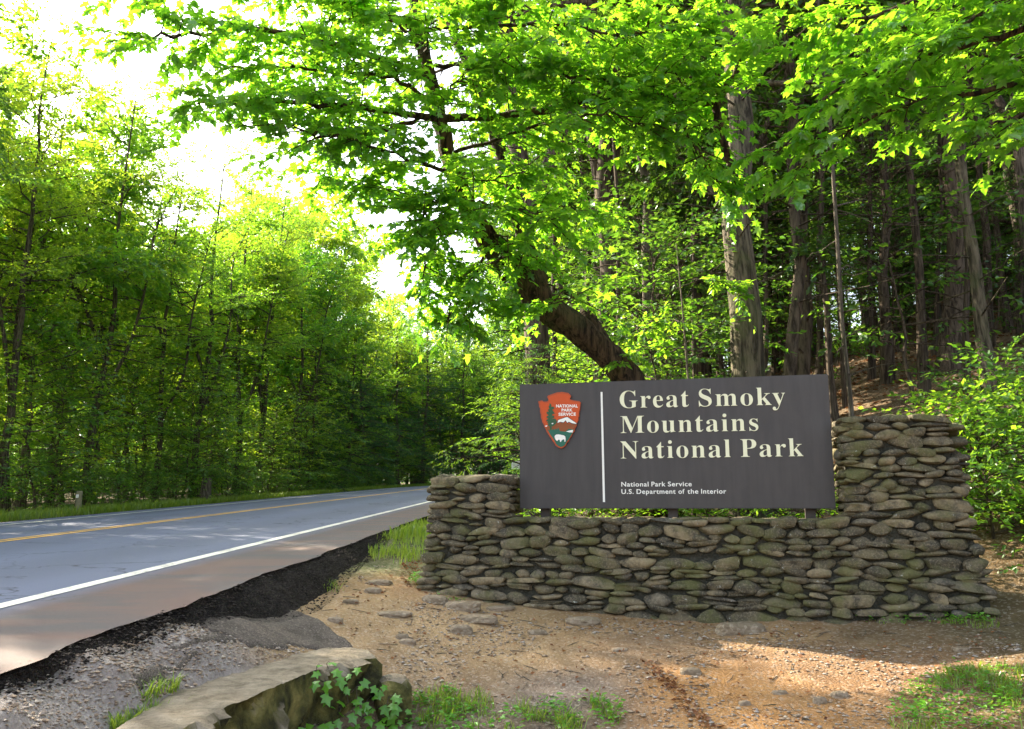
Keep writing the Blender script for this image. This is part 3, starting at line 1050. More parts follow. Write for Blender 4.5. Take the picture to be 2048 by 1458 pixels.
z4 = lambda pts: [(1060 + x / 6.075, 770 + y / 6.075) for x, y in pts]
EMB_OUT = [(105, 205), (150, 190), (165, 205), (205, 205), (228, 195), (228, 170), (213, 150), (230, 130), (330, 95), (395, 88), (470, 100), (505, 135), (490, 150), (487, 170), (500, 182), (560, 195), (605, 200), (622, 215), (615, 250), (612, 300), (600, 345), (602, 375), (590, 400), (594, 430), (575, 465), (570, 500), (548, 535), (545, 565), (520, 590), (510, 625), (488, 650), (475, 685), (450, 705), (440, 735), (400, 768), (375, 772), (350, 760), (315, 735), (300, 705), (285, 690), (262, 650), (245, 630), (228, 600), (210, 575), (195, 535), (180, 510), (170, 475), (155, 455), (148, 420), (138, 400), (138, 360), (128, 330), (128, 290), (115, 262), (115, 235)]
E0 = TH + 0.012
emb = poly_prism('arrowhead_emblem', z4(EMB_OUT), TH, E0 + 0.016, M['em_rim'], SGN)
emb['label'] = 'orange arrowhead plaque with tree, mountain and bison'
cen = np.array([362, 430])
inner = [tuple(cen + (np.array(p) - cen) * 0.955) for p in EMB_OUT]
E1 = E0 + 0.016
L = 0.0015
poly_prism('emblem_field', z4(inner), E1, E1 + L, M['em_orange'], emb)
poly_prism('emblem_hills', z4([(196, 520), (215, 505), (300, 490), (330, 470), (400, 455), (480, 470), (562, 478), (548, 515), (530, 545), (440, 575), (330, 570), (215, 560)]), E1 + L, E1 + 2 * L, M['em_brown'], emb)
poly_prism('emblem_meadow', z4([(218, 548), (262, 545), (290, 535), (300, 548), (318, 525), (328, 545), (345, 515), (355, 540), (365, 560), (430, 568), (470, 530), (535, 545), (500, 610), (470, 660), (445, 690), (425, 730), (392, 750), (370, 752), (340, 738), (315, 712), (300, 680), (270, 635), (245, 600)]), E1 + 2 * L, E1 + 3 * L, M['em_green'], emb)
poly_prism('emblem_mountain_outline', z4([(328, 466), (338, 420), (385, 405), (440, 385), (458, 383), (490, 408), (575, 468), (560, 480), (505, 470), (470, 455), (450, 468), (435, 440), (405, 462), (370, 455)]), E1 + 2 * L, E1 + 3 * L, M['em_black'], emb)
poly_prism('emblem_mountain', z4([(334, 460), (344, 425), (388, 410), (440, 392), (455, 390), (488, 414), (567, 466), (556, 473), (510, 463), (472, 446), (453, 460), (435, 428), (405, 455), (372, 447)]), E1 + 3 * L, E1 + 4 * L, M['white'], emb)
poly_prism('emblem_lake', z4([(440, 566), (480, 552), (523, 545), (518, 577), (480, 575)]), E1 + 3 * L, E1 + 4 * L, M['white'], emb)
poly_prism('emblem_lake', z4([(182, 498), (198, 490), (214, 494), (204, 505), (188, 507)]), E1 + 2 * L, E1 + 3 * L, M['white'], emb)
poly_prism('emblem_lake', z4([(262, 464), (285, 460), (280, 472), (268, 478)]), E1 + 4 * L, E1 + 5 * L, M['white'], emb)
tree_pix = [(238, 222), (252, 228), (262, 250), (256, 268), (285, 262), (296, 285), (270, 300), (292, 330), (302, 352), (275, 350), (268, 372), (300, 376), (290, 398), (270, 405), (310, 412), (328, 440), (318, 470), (290, 495), (265, 502), (262, 548), (244, 548), (240, 505), (215, 495), (222, 470), (208, 462), (218, 440), (195, 442), (200, 425), (222, 410), (200, 395), (205, 378), (225, 372), (200, 340), (205, 322), (228, 325), (215, 300), (235, 292), (225, 262), (236, 250)]
poly_prism('emblem_tree', z4(tree_pix), E1 + 3 * L, E1 + 4 * L, M['em_tree'], emb)
bis = [(300, 640), (300, 618), (318, 602), (350, 600), (380, 606), (412, 612), (428, 625), (434, 650), (430, 688), (420, 690), (418, 664), (405, 660), (385, 672), (376, 692), (366, 690), (362, 668), (345, 664), (332, 680), (320, 674), (310, 660)]
bc = np.array([365, 640])
poly_prism('emblem_bison_outline', z4([tuple(bc + (np.array(p) - bc) * 1.07) for p in bis]), E1 + 3 * L, E1 + 4 * L, M['em_black'], emb)
poly_prism('emblem_bison', z4(bis), E1 + 4 * L, E1 + 5 * L, M['white'], emb)
for body, l, r in (('NATIONAL', (318, 272), (582, 272)), ('PARK', (384, 322), (518, 321)), ('SERVICE', (347, 373), (558, 371))):
    lp, rp = z4([l])[0], z4([r])[0]
    text_mesh('emblem_lettering', body, lp, rp, 36 / 6.075, 0.002, M['white'], emb, w0=E1 + L, bold=0.03, spacing=1.05)


# ------------------------------------------------------------------ foreground slab, rocks, gravel
def snoise3(P, seed):
    return fbm(P[:, 0] + P[:, 2] * 0.7, P[:, 1] - P[:, 2] * 0.9 + 11, seed, 4)


def make_slab():
    back = [(200, 1475), (280, 1428), (351, 1383), (416, 1358), (501, 1334), (552, 1319), (620, 1300), (657, 1294), (705, 1297), (738, 1302)]
    front = [(250, 1520), (370, 1455), (444, 1416), (507, 1392), (563, 1368), (600, 1353), (640, 1338), (691, 1324), (725, 1320), (750, 1317)]
    n = 110

    def lift(p, z):
        a, b = ray(*p); Y = (z - CZ) / b
        return np.array([a * Y, Y, z])
    zt = np.linspace(0.10, 0.03, len(back))
    B = resample([lift(p, z) for p, z in zip(back, zt)], n)
    Fp = resample([lift(p, z) for p, z in zip(front, zt)], n)
    secs = []
    for i in range(n):
        b, f = B[i], Fp[i]
        d = f - b; d = d / np.linalg.norm(d)
        row = []
        low = -0.62
        for t in np.linspace(0, 1, 9): row.append(b * (1 - t) + f * t)
        for t in np.linspace(0.06, 1, 13):
            e = f.copy(); e[2] = f[2] + (low - f[2]) * t
            e[:2] += d[:2] * (0.03 * math.sin(t * 9 + i * 0.1) - 0.14 * max(0, t - 0.35))
            row.append(e)
        for t in np.linspace(0.2, 1, 4):
            e = b * t + row[21 - 1] * (1 - t) if False else np.array([b[0], b[1], low * (1 - t) + b[2] * t])
            row.append(e)
        secs.append(row[:-1])
    P = np.array(secs); k = P.shape[1]
    # closed end towards the dirt
    c = P[-1].mean(0)
    ext = norm((P[-1] - P[-3]).mean(0))
    endr = []
    for q, e in ((0.85, 0.03), (0.5, 0.05), (0.01, 0.055)):
        endr.append(c + (P[-1] - c) * q + ext * e)
    P = np.concatenate([P, np.array(endr)])
    flat = P.reshape(-1, 3)
    side = np.arange(k)[None] >= 9
    amp = np.where(np.tile(side, (len(P), 1)).ravel(), 0.20, 0.03)
    flat = flat + (np.tile(side, (len(P), 1)).ravel() * 0.05 * np.round(4 * snoise3(flat * 2.6 + 5, 41)))[:, None] * np.array([0.95, -0.3, 0.0])
    flat = flat + (amp * snoise3(flat * 4.0, 3))[:, None] * norm(np.array([0.9, -0.3, 0.35])) + (0.03 * snoise3(flat * 13, 8))[:, None] * np.array([0.3, 0, 1.0])
    i, j = np.meshgrid(np.arange(k), np.arange(len(P) - 1))
    b = (j * k + i).ravel(); b1 = (j * k + (i + 1) % k).ravel()
    me = np_mesh('rock_slab', flat, [np.stack([b, b1, b1 + k, b + k], 1)], True)
    me.set_sharp_from_angle(angle=math.radians(32))
    tag(obj('rock_slab', me, M['slab']), 'long pale-topped rock slab with mossy face beside the gravel shoulder', 'rock')
    return B, Fp


SLAB_B, SLAB_F = make_slab()


def rock(name, c, size, rz, seed, mat, label, cat='rock', group=None, e=3.0, rough=0.22):
    rng = np.random.default_rng(seed)
    bm = bmesh.new()
    bmesh.ops.create_icosphere(bm, subdivisions=3, radius=1)
    P = np.array([v.co[:] for v in bm.verts])
    rr = (np.abs(P) ** e).sum(1) ** (1 / e)
    P = P / rr[:, None]
    P += (rough * 2 * snoise3(P * 1.6 + seed, seed))[:, None] * norm(P) + (0.08 * snoise3(P * 6 + seed, seed + 3))[:, None] * norm(P)
    P *= np.array(size)
    ca, sa = math.cos(rz), math.sin(rz)
    P = np.stack([P[:, 0] * ca - P[:, 1] * sa, P[:, 0] * sa + P[:, 1] * ca, P[:, 2]], 1)
    F = [[v.index for v in f.verts] for f in bm.faces]
    bm.free()
    me = np_mesh(name, P, [np.array(F)], False)
    o = obj(name, me, mat, None, tuple(float(q) for q in c))
    return tag(o, label, cat, group)


c = at(786, 1395, 6.9)
rock('rock', (c[0], c[1], -0.30), (0.13, 0.15, 0.20), 0.3, 5, M['slab'], 'squarish mossy rock at the end of the long slab', e=5, rough=0.12)
M['stone_flat'] = rubble('dirt_stone', (0.17, 0.13, 0.085), (0.27, 0.21, 0.145), (0.34, 0.28, 0.20), 30, 5, 0.7, 0.015)
flat = [(1480, 1258, 46, 16), (925, 1212, 36, 12), (955, 1238, 40, 10), (790, 1228, 34, 6), (1165, 1243, 34, 9), (922, 1262, 22, 12), (815, 1285, 16, 8), (805, 1275, 13, 9), (760, 1165, 24, 7),
        (745, 1182, 17, 8), (870, 1200, 25, 11), (1075, 1265, 20, 7), (670, 1242, 15, 8), (1000, 1218, 28, 6), (1382, 1345, 20, 10), (1680, 1390, 18, 9), (1640, 1405, 13, 9), (1490, 1408, 12, 7), (700, 1205, 16, 6), (1240, 1300, 16, 5), (1560, 1385, 14, 5), (1920, 1300, 14, 5)]
for k, (px, py, hw, hh) in enumerate(flat):
    g = on_ground(px, py + hh * 0.4)
    sc_ = g[1] / 1800
    r_ = hw * sc_
    rock('stone', (g[0], g[1], g[2] + hh * sc_ * 0.1), (r_, r_ * 0.6, max(hh * sc_ * 1.0, 0.02)), 0.2 * math.sin(k * 3), 40 + k, M['stone_flat'],
         'large rounded stone half buried in the dirt before the sign' if k == 0 else 'flat grey-brown stone lying half buried in the bare dirt', 'stone', None if k == 0 else 'flat stones lying in the dirt', e=3.5, rough=0.25)


def scatter_pix(poly, n, rng, lo=None):
    """random ground points whose image lies in the pixel polygon (drawn evenly over the ground)"""
    P = np.array([on_ground(*p)[:2] for p in poly])
    out = []
    while sum(len(o) for o in out) < n:
        X = rng.uniform(P[:, 0].min(), P[:, 0].max(), n * 2); Y = rng.uniform(P[:, 1].min(), P[:, 1].max(), n * 2)
        m = inside([tuple(p) for p in P], X, Y)
        out.append(np.stack([X[m], Y[m]], 1))
    Q = np.concatenate(out)[:n]
    return np.concatenate([Q, gz(Q[:, 0], Q[:, 1])[:, None]], 1)


def clumped(pts, seed, scale=2.5, cut=0.0):
    f = fbm(pts[:, 0] * scale, pts[:, 1] * scale, seed, 3)
    return pts[f > cut]


OCT = np.array([[1, 0, 0], [0.3, 0.95, 0], [-0.8, 0.55, 0], [-0.8, -0.6, 0], [0.35, -0.9, 0], [0.1, 0.1, 0.8], [0, 0, -0.8]], float)
OCTF = np.array([[0, 1, 5], [1, 2, 5], [2, 3, 5], [3, 4, 5], [4, 0, 5], [1, 0, 6], [2, 1, 6], [3, 2, 6], [4, 3, 6], [0, 4, 6]])


def pebbles(name, pts, r0, r1, seed, label):
    rng = np.random.default_rng(seed)
    n = len(pts)
    r = r0 * (r1 / r0) ** (rng.random(n) ** 2.2)
    th = rng.random(n) * 6.28
    T = OCT[None] * (1 + 0.5 * (rng.random((n, 7, 1)) - 0.5)) * np.array([1, 0.75, 0.55])
    ca, sa = np.cos(th)[:, None], np.sin(th)[:, None]
    T = np.stack([T[..., 0] * ca - T[..., 1] * sa, T[..., 0] * sa + T[..., 1] * ca, T[..., 2]], -1) * r[:, None, None]
    Vv = (T + (pts + np.array([0, 0, 1.0]) * (r * 0.25)[:, None])[:, None]).reshape(-1, 3)
    Ff = (OCTF[None] + (np.arange(n) * 7)[:, None, None]).reshape(-1, 3)
    return tag(obj(name, np_mesh(name, Vv, [Ff], False), M['pebble']), label, 'gravel', kind='stuff')


def bank_crumbs():
    rng = np.random.default_rng(21)
    n = 5200
    Y = rng.uniform(3, 15, n); w = np.interp(Y, [3, 6, 7.2, 8.2, 9.2, 11, 13, 15], [0.13, 0.13, 0.20, 0.42, 0.40, 0.30, 0.2, 0.1]) + 0.05
    t = rng.random(n)
    S = EDGE_S + 0.0 + w * t
    X = S + cxf(Y)
    z0 = road_base(Y); z1 = gz(EDGE_S + w + cxf(Y) + 0.05, Y)
    Z = z0 + (z1 - z0) * t ** 1.25 - 0.004
    return np.stack([X, Y, Z], 1)


prng = np.random.default_rng(12)
dirt_poly = [(640, 1190), (760, 1130), (840, 1180), (1000, 1225), (1300, 1240), (1660, 1255), (2000, 1245), (2048, 1300), (2048, 1458), (1000, 1458), (830, 1400), (760, 1330), (690, 1275)]
pebbles('gravel', clumped(scatter_pix(dirt_poly, 11000, prng), 44, 1.6, -0.03), 0.005, 0.026, 1, 'loose brown and grey gravel strewn over the bare dirt')
o = pebbles('asphalt_crumbs', bank_crumbs(), 0.006, 0.022, 5, 'black asphalt crumbs on the broken road edge')
o.data.materials.clear(); o.data.materials.append(M['bank'])
grav_poly = [(0, 1372), (150, 1312), (300, 1258), (400, 1224), (470, 1214), (560, 1250), (640, 1290), (600, 1310), (420, 1352), (280, 1425), (200, 1470), (0, 1520)]
pebbles('gravel', scatter_pix(grav_poly, 12000, prng), 0.006, 0.022, 2, 'pale grey crushed gravel beside the road edge')


# ------------------------------------------------------------------ foliage builders
SIMPLE = (np.array([[0, 0, 0], [0.42, 0.29, 0.05], [1, 0, -0.06], [0.42, -0.29, 0.05]], float), np.array([[0, 2, 1], [0, 3, 2]]))
NEEDLE = (np.array([[0, 0, 0], [0.35, 0.11, 0.0], [1, 0, -0.08], [0.35, -0.11, 0.0]], float), np.array([[0, 2, 1], [0, 3, 2]]))
_half = [(0.03, 0.17), (-0.04, 0.36), (0.20, 0.22), (0.44, 0.52), (0.47, 0.20), (0.66, 0.20)]
_mv = [(0.30, 0, 0.03)] + [(0, 0, 0)] + [(x, y, 0.04 - 0.16 * y) for x, y in _half] + [(1, 0, -0.10)] + [(x, -y, 0.04 - 0.16 * y) for x, y in _half[::-1]]
MAPLE = (np.array(_mv, float), np.array([[0, i, i + 1 if i < 14 else 1] for i in range(1, 15)]))
_mv2 = [(0.28, 0, 0.03), (0, 0, 0), (0.02, 0.33, -.02), (0.26, 0.22, 0), (0.50, 0.46, -.05), (0.60, 0.2, 0), (1, 0, -0.1), (0.60, -0.2, 0), (0.50, -0.46, -.05), (0.26, -0.22, 0), (0.02, -0.33, -.02)]
LOBED = (np.array(_mv2, float), np.array([[0, i, i + 1 if i < 10 else 1] for i in range(1, 11)]))


def leaves_mesh(name, base, ax, nrm, size, tmpl):
    T, Fc = tmpl
    ax = norm(ax); lat = norm(np.cross(nrm, ax)); nn = np.cross(ax, lat)
    Vv = base[:, None, :] + size[:, None, None] * (T[None, :, 0:1] * ax[:, None] + T[None, :, 1:2] * lat[:, None] + T[None, :, 2:3] * nn[:, None])
    k = len(T)
    Ff = (Fc[None] + (np.arange(len(base)) * k)[:, None, None]).reshape(-1, 3)
    return np_mesh(name, Vv.reshape(-1, 3), [Ff], False)


def leaves_on_twigs(P0, D, Ln, per, size, rng, droop=0.35, tilt=0.5, spread=0.9, sag=0.15):
    n = len(P0)
    j = np.arange(per)
    t = (j[None] + 0.5 + rng.uniform(-.4, .4, (n, per))) / per
    t = 0.12 + 0.88 * t
    D = norm(D)
    up = np.array([0, 0, 1.0])
    lat = norm(np.cross(D, up))
    side = np.where(j % 2 == 0, 1.0, -1.0)[None] * np.ones((n, 1))
    pos = P0[:, None] + D[:, None] * (Ln[:, None] * t)[..., None]
    pos[..., 2] -= sag * Ln[:, None] * t ** 2
    endf = t ** 3
    ax = D[:, None] * (0.55 + 0.8 * endf)[..., None] + lat[:, None] * (side * spread * (1 - 0.7 * endf))[..., None] + rng.normal(0, 0.25, (n, per, 3))
    ax[..., 2] -= droop * rng.uniform(0.3, 1.5, (n, per))
    nr = up + rng.normal(0, tilt, (n, per, 3))
    sz = size * rng.uniform(0.5, 1.25, (n, per))
    ax = norm(ax)
    pos = pos + ax * (0.18 * sz)[..., None]
    return pos.reshape(-1, 3), ax.reshape(-1, 3), nr.reshape(-1, 3), sz.ravel()


def rot_about_z(v, ang):
    c, s = math.cos(ang), math.sin(ang)
    return np.array([v[0] * c - v[1] * s, v[0] * s + v[1] * c, v[2]])


def grow(seed, H, r0, cb, R, nb, prof, leaf=0.13, per=9, asc=(0.15, 0.9), tmpl=SIMPLE, droop=0.35, twig=(0.35, 0.75), dens=1.0, wander=0.25, tip_droop=0.1, sides=8, dead=0, tilt=0.5, leaders=0, vert=0.17, f0=0.18):
    """returns wood mesh, crown mesh of one tree standing at the origin"""
    rng = np.random.default_rng(seed)
    n = 16
    tz = np.linspace(0, 1, n)
    wx = np.cumsum(rng.normal(0, wander / n, n)); wy = np.cumsum(rng.normal(0, wander / n, n))
    wx -= wx[0]; wy -= wy[0]
    trunk = np.stack([wx * H * 0.25, wy * H * 0.25, tz * H], 1)
    rad = r0 * (1 - 0.93 * tz ** 0.85) + r0 * 0.45 * np.exp(-tz * H / 0.35)
    W = Acc()
    W.add(*tube(trunk, rad, max(8, sides), 0.18, rng))
    tp = lambda t: np.array([np.interp(t, tz, trunk[:, k]) for k in range(3)])
    P0, D0, L0 = [], [], []
    for k in range(dead):
        t = rng.uniform(0.08, max(cb, 0.3)); p = tp(t); az = rng.random() * 6.28
        d = np.array([math.cos(az), math.sin(az), rng.uniform(-.2, .3)]); ln = rng.uniform(0.5, 1.6)
        pts = np.array([p + d * ln * q + np.array([0, 0, -0.12 * ln * q * q]) + rng.normal(0, .04, 3) * q for q in np.linspace(0, 1, 5)])
        W.add(*tube(pts, np.linspace(0.018, 0.004, 5), 3))
    axes = [(tp, 1.0, cb)]
    for k in range(leaders):
        t0 = rng.uniform(0.22, 0.45); az = k * 6.28 / leaders + rng.uniform(0, 1.5); top = rng.uniform(0.74, 0.97) * H
        p = tp(t0); out = R * rng.uniform(0.45, 0.8)
        cpt = np.array([p + np.array([math.cos(az) * out * f ** 0.75, math.sin(az) * out * f ** 0.75, (top - p[2]) * f]) + rng.normal(0, 0.02 * H, 3) * (f > 0) * 0.6 for f in np.linspace(0, 1, 5)])
        lp = resample(cpt, 14)
        W.add(*tube(lp, np.linspace(r0 * 0.5, 0.012, 14), 7, 0.15, rng))
        axes.append(((lambda lp: (lambda t: np.array([np.interp(t, np.linspace(0, 1, 14), lp[:, k2]) for k2 in range(3)])))(lp), 0.62, 0.12))
    for k in range(nb):
        tp, rsc, cb_ = axes[k % len(axes)]
        q = (k + rng.random()) / nb
        t = cb_ + (1 - cb_) * q ** 0.92
        az = k * 2.39996 + rng.normal(0, 0.35)
        ln = R * rsc * prof(q) * rng.uniform(0.6, 1.25)
        if ln < 0.25: ln = 0.25
        p = tp(t)
        el = asc[0] + (asc[1] - asc[0]) * q + rng.normal(0, 0.12)
        h = np.array([math.cos(az), math.sin(az), 0])
        m = 7
        pts = [p]
        for s in range(1, m):
            f = s / (m - 1)
            e = el - (tip_droop + 0.45 * el) * f
            pts.append(pts[-1] + (h * math.cos(e) + np.array([0, 0, math.sin(e)])) * ln / (m - 1) + rng.normal(0, 0.035 * ln, 3) * np.array([1, 1, .5]))
        pts = np.array(pts)
        rb = max(0.012, r0 * 0.33 * (1 - t) ** 0.7 + 0.008)
        W.add(*tube(pts, np.linspace(rb, 0.005, m), 5))
        ns = max(3, int(ln * 3.2 * dens))
        for s in range(ns):
            f = f0 + (1 - f0) * (s + rng.random()) / ns
            i = min(int(f * (m - 1)), m - 2)
            pb = pts[i] + (pts[i + 1] - pts[i]) * (f * (m - 1) - i)
            tg = norm(pts[i + 1] - pts[i])
            sd = 1 if s % 2 else -1
            d = rot_about_z(tg, sd * rng.uniform(0.5, 1.15)); d[2] = d[2] * 0.6 + rng.normal(0.02 + vert * 0.4, vert)
            d = norm(d)
            l2 = ln * rng.uniform(0.22, 0.42) * (1.15 - 0.65 * f) + 0.22
            W.add(*tube(np.array([pb, pb + d * l2 * 0.5 + rng.normal(0, .02, 3), pb + d * l2 - np.array([0, 0, 0.08 * l2])]), [max(.006, rb * 0.3), 0.005, 0.003], 3))
            nt_ = max(2, int(l2 * 5.0 * dens))
            for u in range(nt_):
                g = (u + rng.random()) / nt_
                dd = rot_about_z(d, (1 if u % 2 else -1) * rng.uniform(0.3, 1.1)); dd[2] += rng.normal(-0.05, vert * 1.1)
                P0.append(pb + d * l2 * g); D0.append(norm(dd)); L0.append(rng.uniform(*twig) * (1.1 - 0.4 * g))
        P0.append(pts[-1]); D0.append(norm(pts[-1] - pts[-2])); L0.append(twig[1])
    P0 = np.array(P0); D0 = np.array(D0); L0 = np.array(L0)
    b, a, nr, sz = leaves_on_twigs(P0, D0, L0, per, leaf, rng, droop, tilt)
    return W.mesh('trunk', True), leaves_mesh('crown', b, a, nr, sz, tmpl)


broad = lambda q: (0.6 + 1.0 * q) if q < 0.4 else max(0.28, (1 - ((q - 0.4) / 0.66) ** 3) ** 0.6)
dome = lambda q: (0.55 + 1.1 * q) if q < 0.4 else max(0.12, (1 - ((q - 0.4) / 0.62) ** 2) ** 0.5)
cone = lambda q: max(0.06, 1.05 - q) ** 0.8
column = lambda q: max(0.15, (1 - q ** 3) ** 0.6) * (0.75 + 0.25 * math.sin(q * 17))


def proto(mats, *a, **k):
    w, c = grow(*a, **k)
    w.materials.append(M[mats[0]]); c.materials.append(M[mats[1]])
    return w, c


PT = {}
PT['edge'] = [proto(('bark_grey', 'wood_leaf'), 200 + i, 14.0, 0.14, 0.16 + 0.05 * i, 3.6, 60 + 8 * i, broad, (0.15, 0.13, 0.17)[i], (21, 23, 18)[i], (0.25, 1.05), dead=6, leaders=3, wander=0.5, vert=0.5, f0=0.38, tilt=0.9, droop=0.55, dens=1.15) for i in range(3)]
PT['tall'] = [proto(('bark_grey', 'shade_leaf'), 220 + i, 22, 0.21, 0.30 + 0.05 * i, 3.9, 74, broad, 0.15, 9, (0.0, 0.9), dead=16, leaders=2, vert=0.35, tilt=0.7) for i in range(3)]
PT['pole'] = [proto(('bark', 'deep_shade_leaf'), 240 + i, 17, 0.085, 0.38 + 0.12 * i, 2.1, 26, column, 0.14, 9, (-0.1, 0.8), dead=20, wander=0.28) for i in range(2)]
PT['hemlock'] = [proto(('bark', 'needle'), 260 + i, 16, 0.19, 0.06 + 0.04 * i, 4.0, 72, cone, 0.15, 14, (0.05, 0.3), NEEDLE, 0.45, (0.3, 0.6), tip_droop=0.55, dead=6, tilt=0.35) for i in range(2)]
PT['sapling'] = [proto(('bark', 'shade_leaf'), 280 + i, 4.6, 0.035, 0.12, 1.7, 30, broad, 0.12, 9, (0.1, 0.8), wander=0.6) for i in range(3)]
PT['shrub'] = [proto(('bark', 'wood_leaf'), 300 + i, 1.7, 0.02, 0.08, 0.95, 22, dome, 0.10, 12, (0.2, 1.0), wander=0.8, vert=0.3) for i in range(2)]
PT['hemling'] = [proto(('bark', 'needle'), 320, 3.6, 0.04, 0.42, 1.5, 34, cone, 0.085, 14, (0.1, 0.3), NEEDLE, 0.4, (0.22, 0.42), tip_droop=0.4, tilt=0.35)]

NAMES = {'edge': 'broadleaf_tree', 'tall': 'forest_tree', 'pole': 'slender_tree', 'hemlock': 'hemlock_tree', 'sapling': 'sapling', 'shrub': 'leafy_shrub', 'hemling': 'young_hemlock'}


def plant(kind, i, x, y, sc, rz, label, cat, group, lean=(0, 0), fat=1.0, wood=None, leafm=None, sink=0.12):
    w, c = PT[kind][i % len(PT[kind])]
    e = empty(NAMES[kind], (x, y, float(gz(x, y)) - sink))
    e.rotation_euler = (lean[1], lean[0], 0)
    for nm, me in (('trunk', w), ('crown', c)):
        o = bpy.data.objects.new(nm, me); COL.objects.link(o); o.parent = e
        o.rotation_euler = (0, 0, rz)
        o.scale = (sc * (fat if nm == 'trunk' else 1), sc * (fat if nm == 'trunk' else 1), sc)
        mm = wood if nm == 'trunk' else leafm
        if mm:
            o.material_slots[0].link = 'OBJECT'; o.material_slots[0].material = M[mm]
    return tag(e, label, cat, group)


# corridors kept open so that the low sun reaches the wall, the shrub and the dirt
GAPS = [(W3(uRp, 0.0, 1.6), 0.5), (np.array([3.9, 7.4, 0.1]), 0.3), (np.array([5.0, 10.2, 1.8]), 0.7), (np.array([3.4, 6.2, -0.1]), 0.3), (np.array([0.0, 12.6, 2.0]), 0.6), (np.array([0.3, 10.3, 3.3]), 0.4), (np.array([-1.3, 9.5, 4.6]), 0.8)]


def blocks(x, y, r, h):
    for p, w in GAPS:
        d2 = SUN_DIR[:2] / np.linalg.norm(SUN_DIR[:2])
        q = np.array([x, y]) - p[:2]
        al = q @ d2
        if al < 4: continue
        off = abs(q[0] * d2[1] - q[1] * d2[0])
        zr = p[2] + al * math.tan(SUN_EL)
        if off < w + r * 0.75 and zr < float(gz(x, y)) + h: return True
    return False


frng = np.random.default_rng(55)
R = frng.uniform


def road_x(s, y):
    return float(s + cxf(y))


# ---- left side of the road
LEFT = dict(label='leafy broadleaf tree in the sunlit forest edge across the road', cat='tree', group='broadleaf trees across the road')
def top_scale(x, y, H=14.0):
    px = 1024 + x / y * 1700
    yt = np.interp(px, [-400, 0, 120, 200, 260, 330, 400, 500, 570, 640, 690, 760, 830, 900, 1030], [60, 50, 110, 230, 400, 430, 390, 350, 320, 420, 590, 600, 630, 640, 640])
    need = CZ + ray(px, yt)[1] * y - float(gz(x, y))
    return float(np.clip(need / H, 0.75, 1.6))


LM = ['yellow_leaf', 'wood_leaf', 'yellow_leaf', 'maple_leaf', 'yellow_leaf', 'wood_leaf', 'wood_leaf']
y = 9.0
k = 0
while y < 165:
    x = road_x(-15.4 - R(0, 1.8), y)
    off = x / y < -0.66
    if not blocks(x, y, 2.2, 9 if off else 13): plant('edge', k, x, y, R(0.8, 0.92) if off else top_scale(x, y) * R(0.82, 1.04), R(0, 6.28), LEFT['label'], LEFT['cat'], LEFT['group'], leafm=LM[k % 7], lean=(R(-.04, .06), R(-.04, .04)))
    y += R(2.4, 3.8) * (1 + y / 100); k += 1
for row, (s0, n_) in enumerate(((-18.8, 32), (-22.5, 28), (-27, 22), (-32, 18), (-37, 16))):
    for k in range(n_):
        y = 12 + (k + R(0, 1)) * (150 / n_)
        xx = road_x(s0 - R(0, 2.8), y)
        off = xx / y < -0.66
        if blocks(xx, y, 2.4, 9 if off else 13): continue
        hs_ = R(0.65, 0.78) if off else min(top_scale(xx, y), 1.35) * R(0.6, 0.88)
        plant('edge' if (k + row) % 4 else 'tall', k, xx, y, hs_ if (k + row) % 4 else hs_ * 0.64, R(0, 6.28),
              'leafy broadleaf tree deeper in the forest across the road', 'tree', 'deeper trees across the road', leafm=LM[(k + row) % 7])
for k, (px, s_, sc) in enumerate(((395, -13.7, 0.70), (478, -14.0, 0.72), (522, -13.8, 0.75), (185, -14.2, 0.66), (318, -14.0, 0.6), (22, -13.8, 0.62), (590, -13.8, 0.75))):
    y = -s_ / (-(px - 1024) / 1750 + 0.032)
    plant('tall', k, road_x(s_, y), y, sc, k * 2.0, 'grey-trunked tree standing at the front of the forest across the road', 'tree', 'grey-trunked front trees across the road', (R(-.03, .03), 0), 1.05, 'bark_pale', 'yellow_leaf' if k % 2 else 'wood_leaf')
for k in range(44):
    y = 16 + k * 1.7 + R(0, 1.5)
    plant('sapling', k, road_x(-13.4 - R(0, 1.2), y), y, R(0.6, 1.15), R(0, 6.28), 'low leafy sapling at the foot of the trees across the road', 'sapling', 'saplings across the road', leafm=('wood_leaf', 'shade_leaf', 'yellow_leaf')[k % 3])
for k in range(70):
    y = 20 + k * 1.2 + R(0, 1.5)
    plant('sapling', k, road_x(-16 - R(0, 12), y), y, R(0.7, 1.3), R(0, 6.28), 'shaded sapling between the trunks deep across the road', 'sapling', 'deep saplings across the road')
for k in range(46):
    y = 16 + k * 1.3 + R(0, 1)
    plant('shrub', k, road_x(-12.9 - R(0, 0.9), y), y, R(0.45, 0.95), R(0, 6.28), 'small green shrub along the far road edge', 'shrub', 'shrubs along the far road edge', leafm='shade_leaf')
for k, (s, y, sc) in enumerate(((-14.2, 54, 0.75), (-13.4, 61, 0.85), (-14.0, 69, 0.95), (-13.2, 77, 1.0), (-13.6, 86, 1.1), (-12.8, 96, 1.2), (-12.6, 108, 1.3), (-12.2, 122, 1.4), (-17, 64, 1.0), (-17, 82, 1.2), (-12.5, 138, 1.4), (-12.8, 102, 1.2), (-12.6, 115, 1.3), (-12.6, 130, 1.4), (-16, 93, 1.3), (-16, 118, 1.4))):
    plant('hemlock', k, road_x(s, y), y, sc, k * 1.3, 'dark drooping hemlock beside the shaded road bend', 'tree', 'hemlocks beside the far road', leafm='shade_needle')
plant('edge', 1, -14.6, 17.0, 0.9, 2.2, 'shaded blue-green tree hanging over the grass verge across the road', 'tree', None, leafm='shade_leaf')

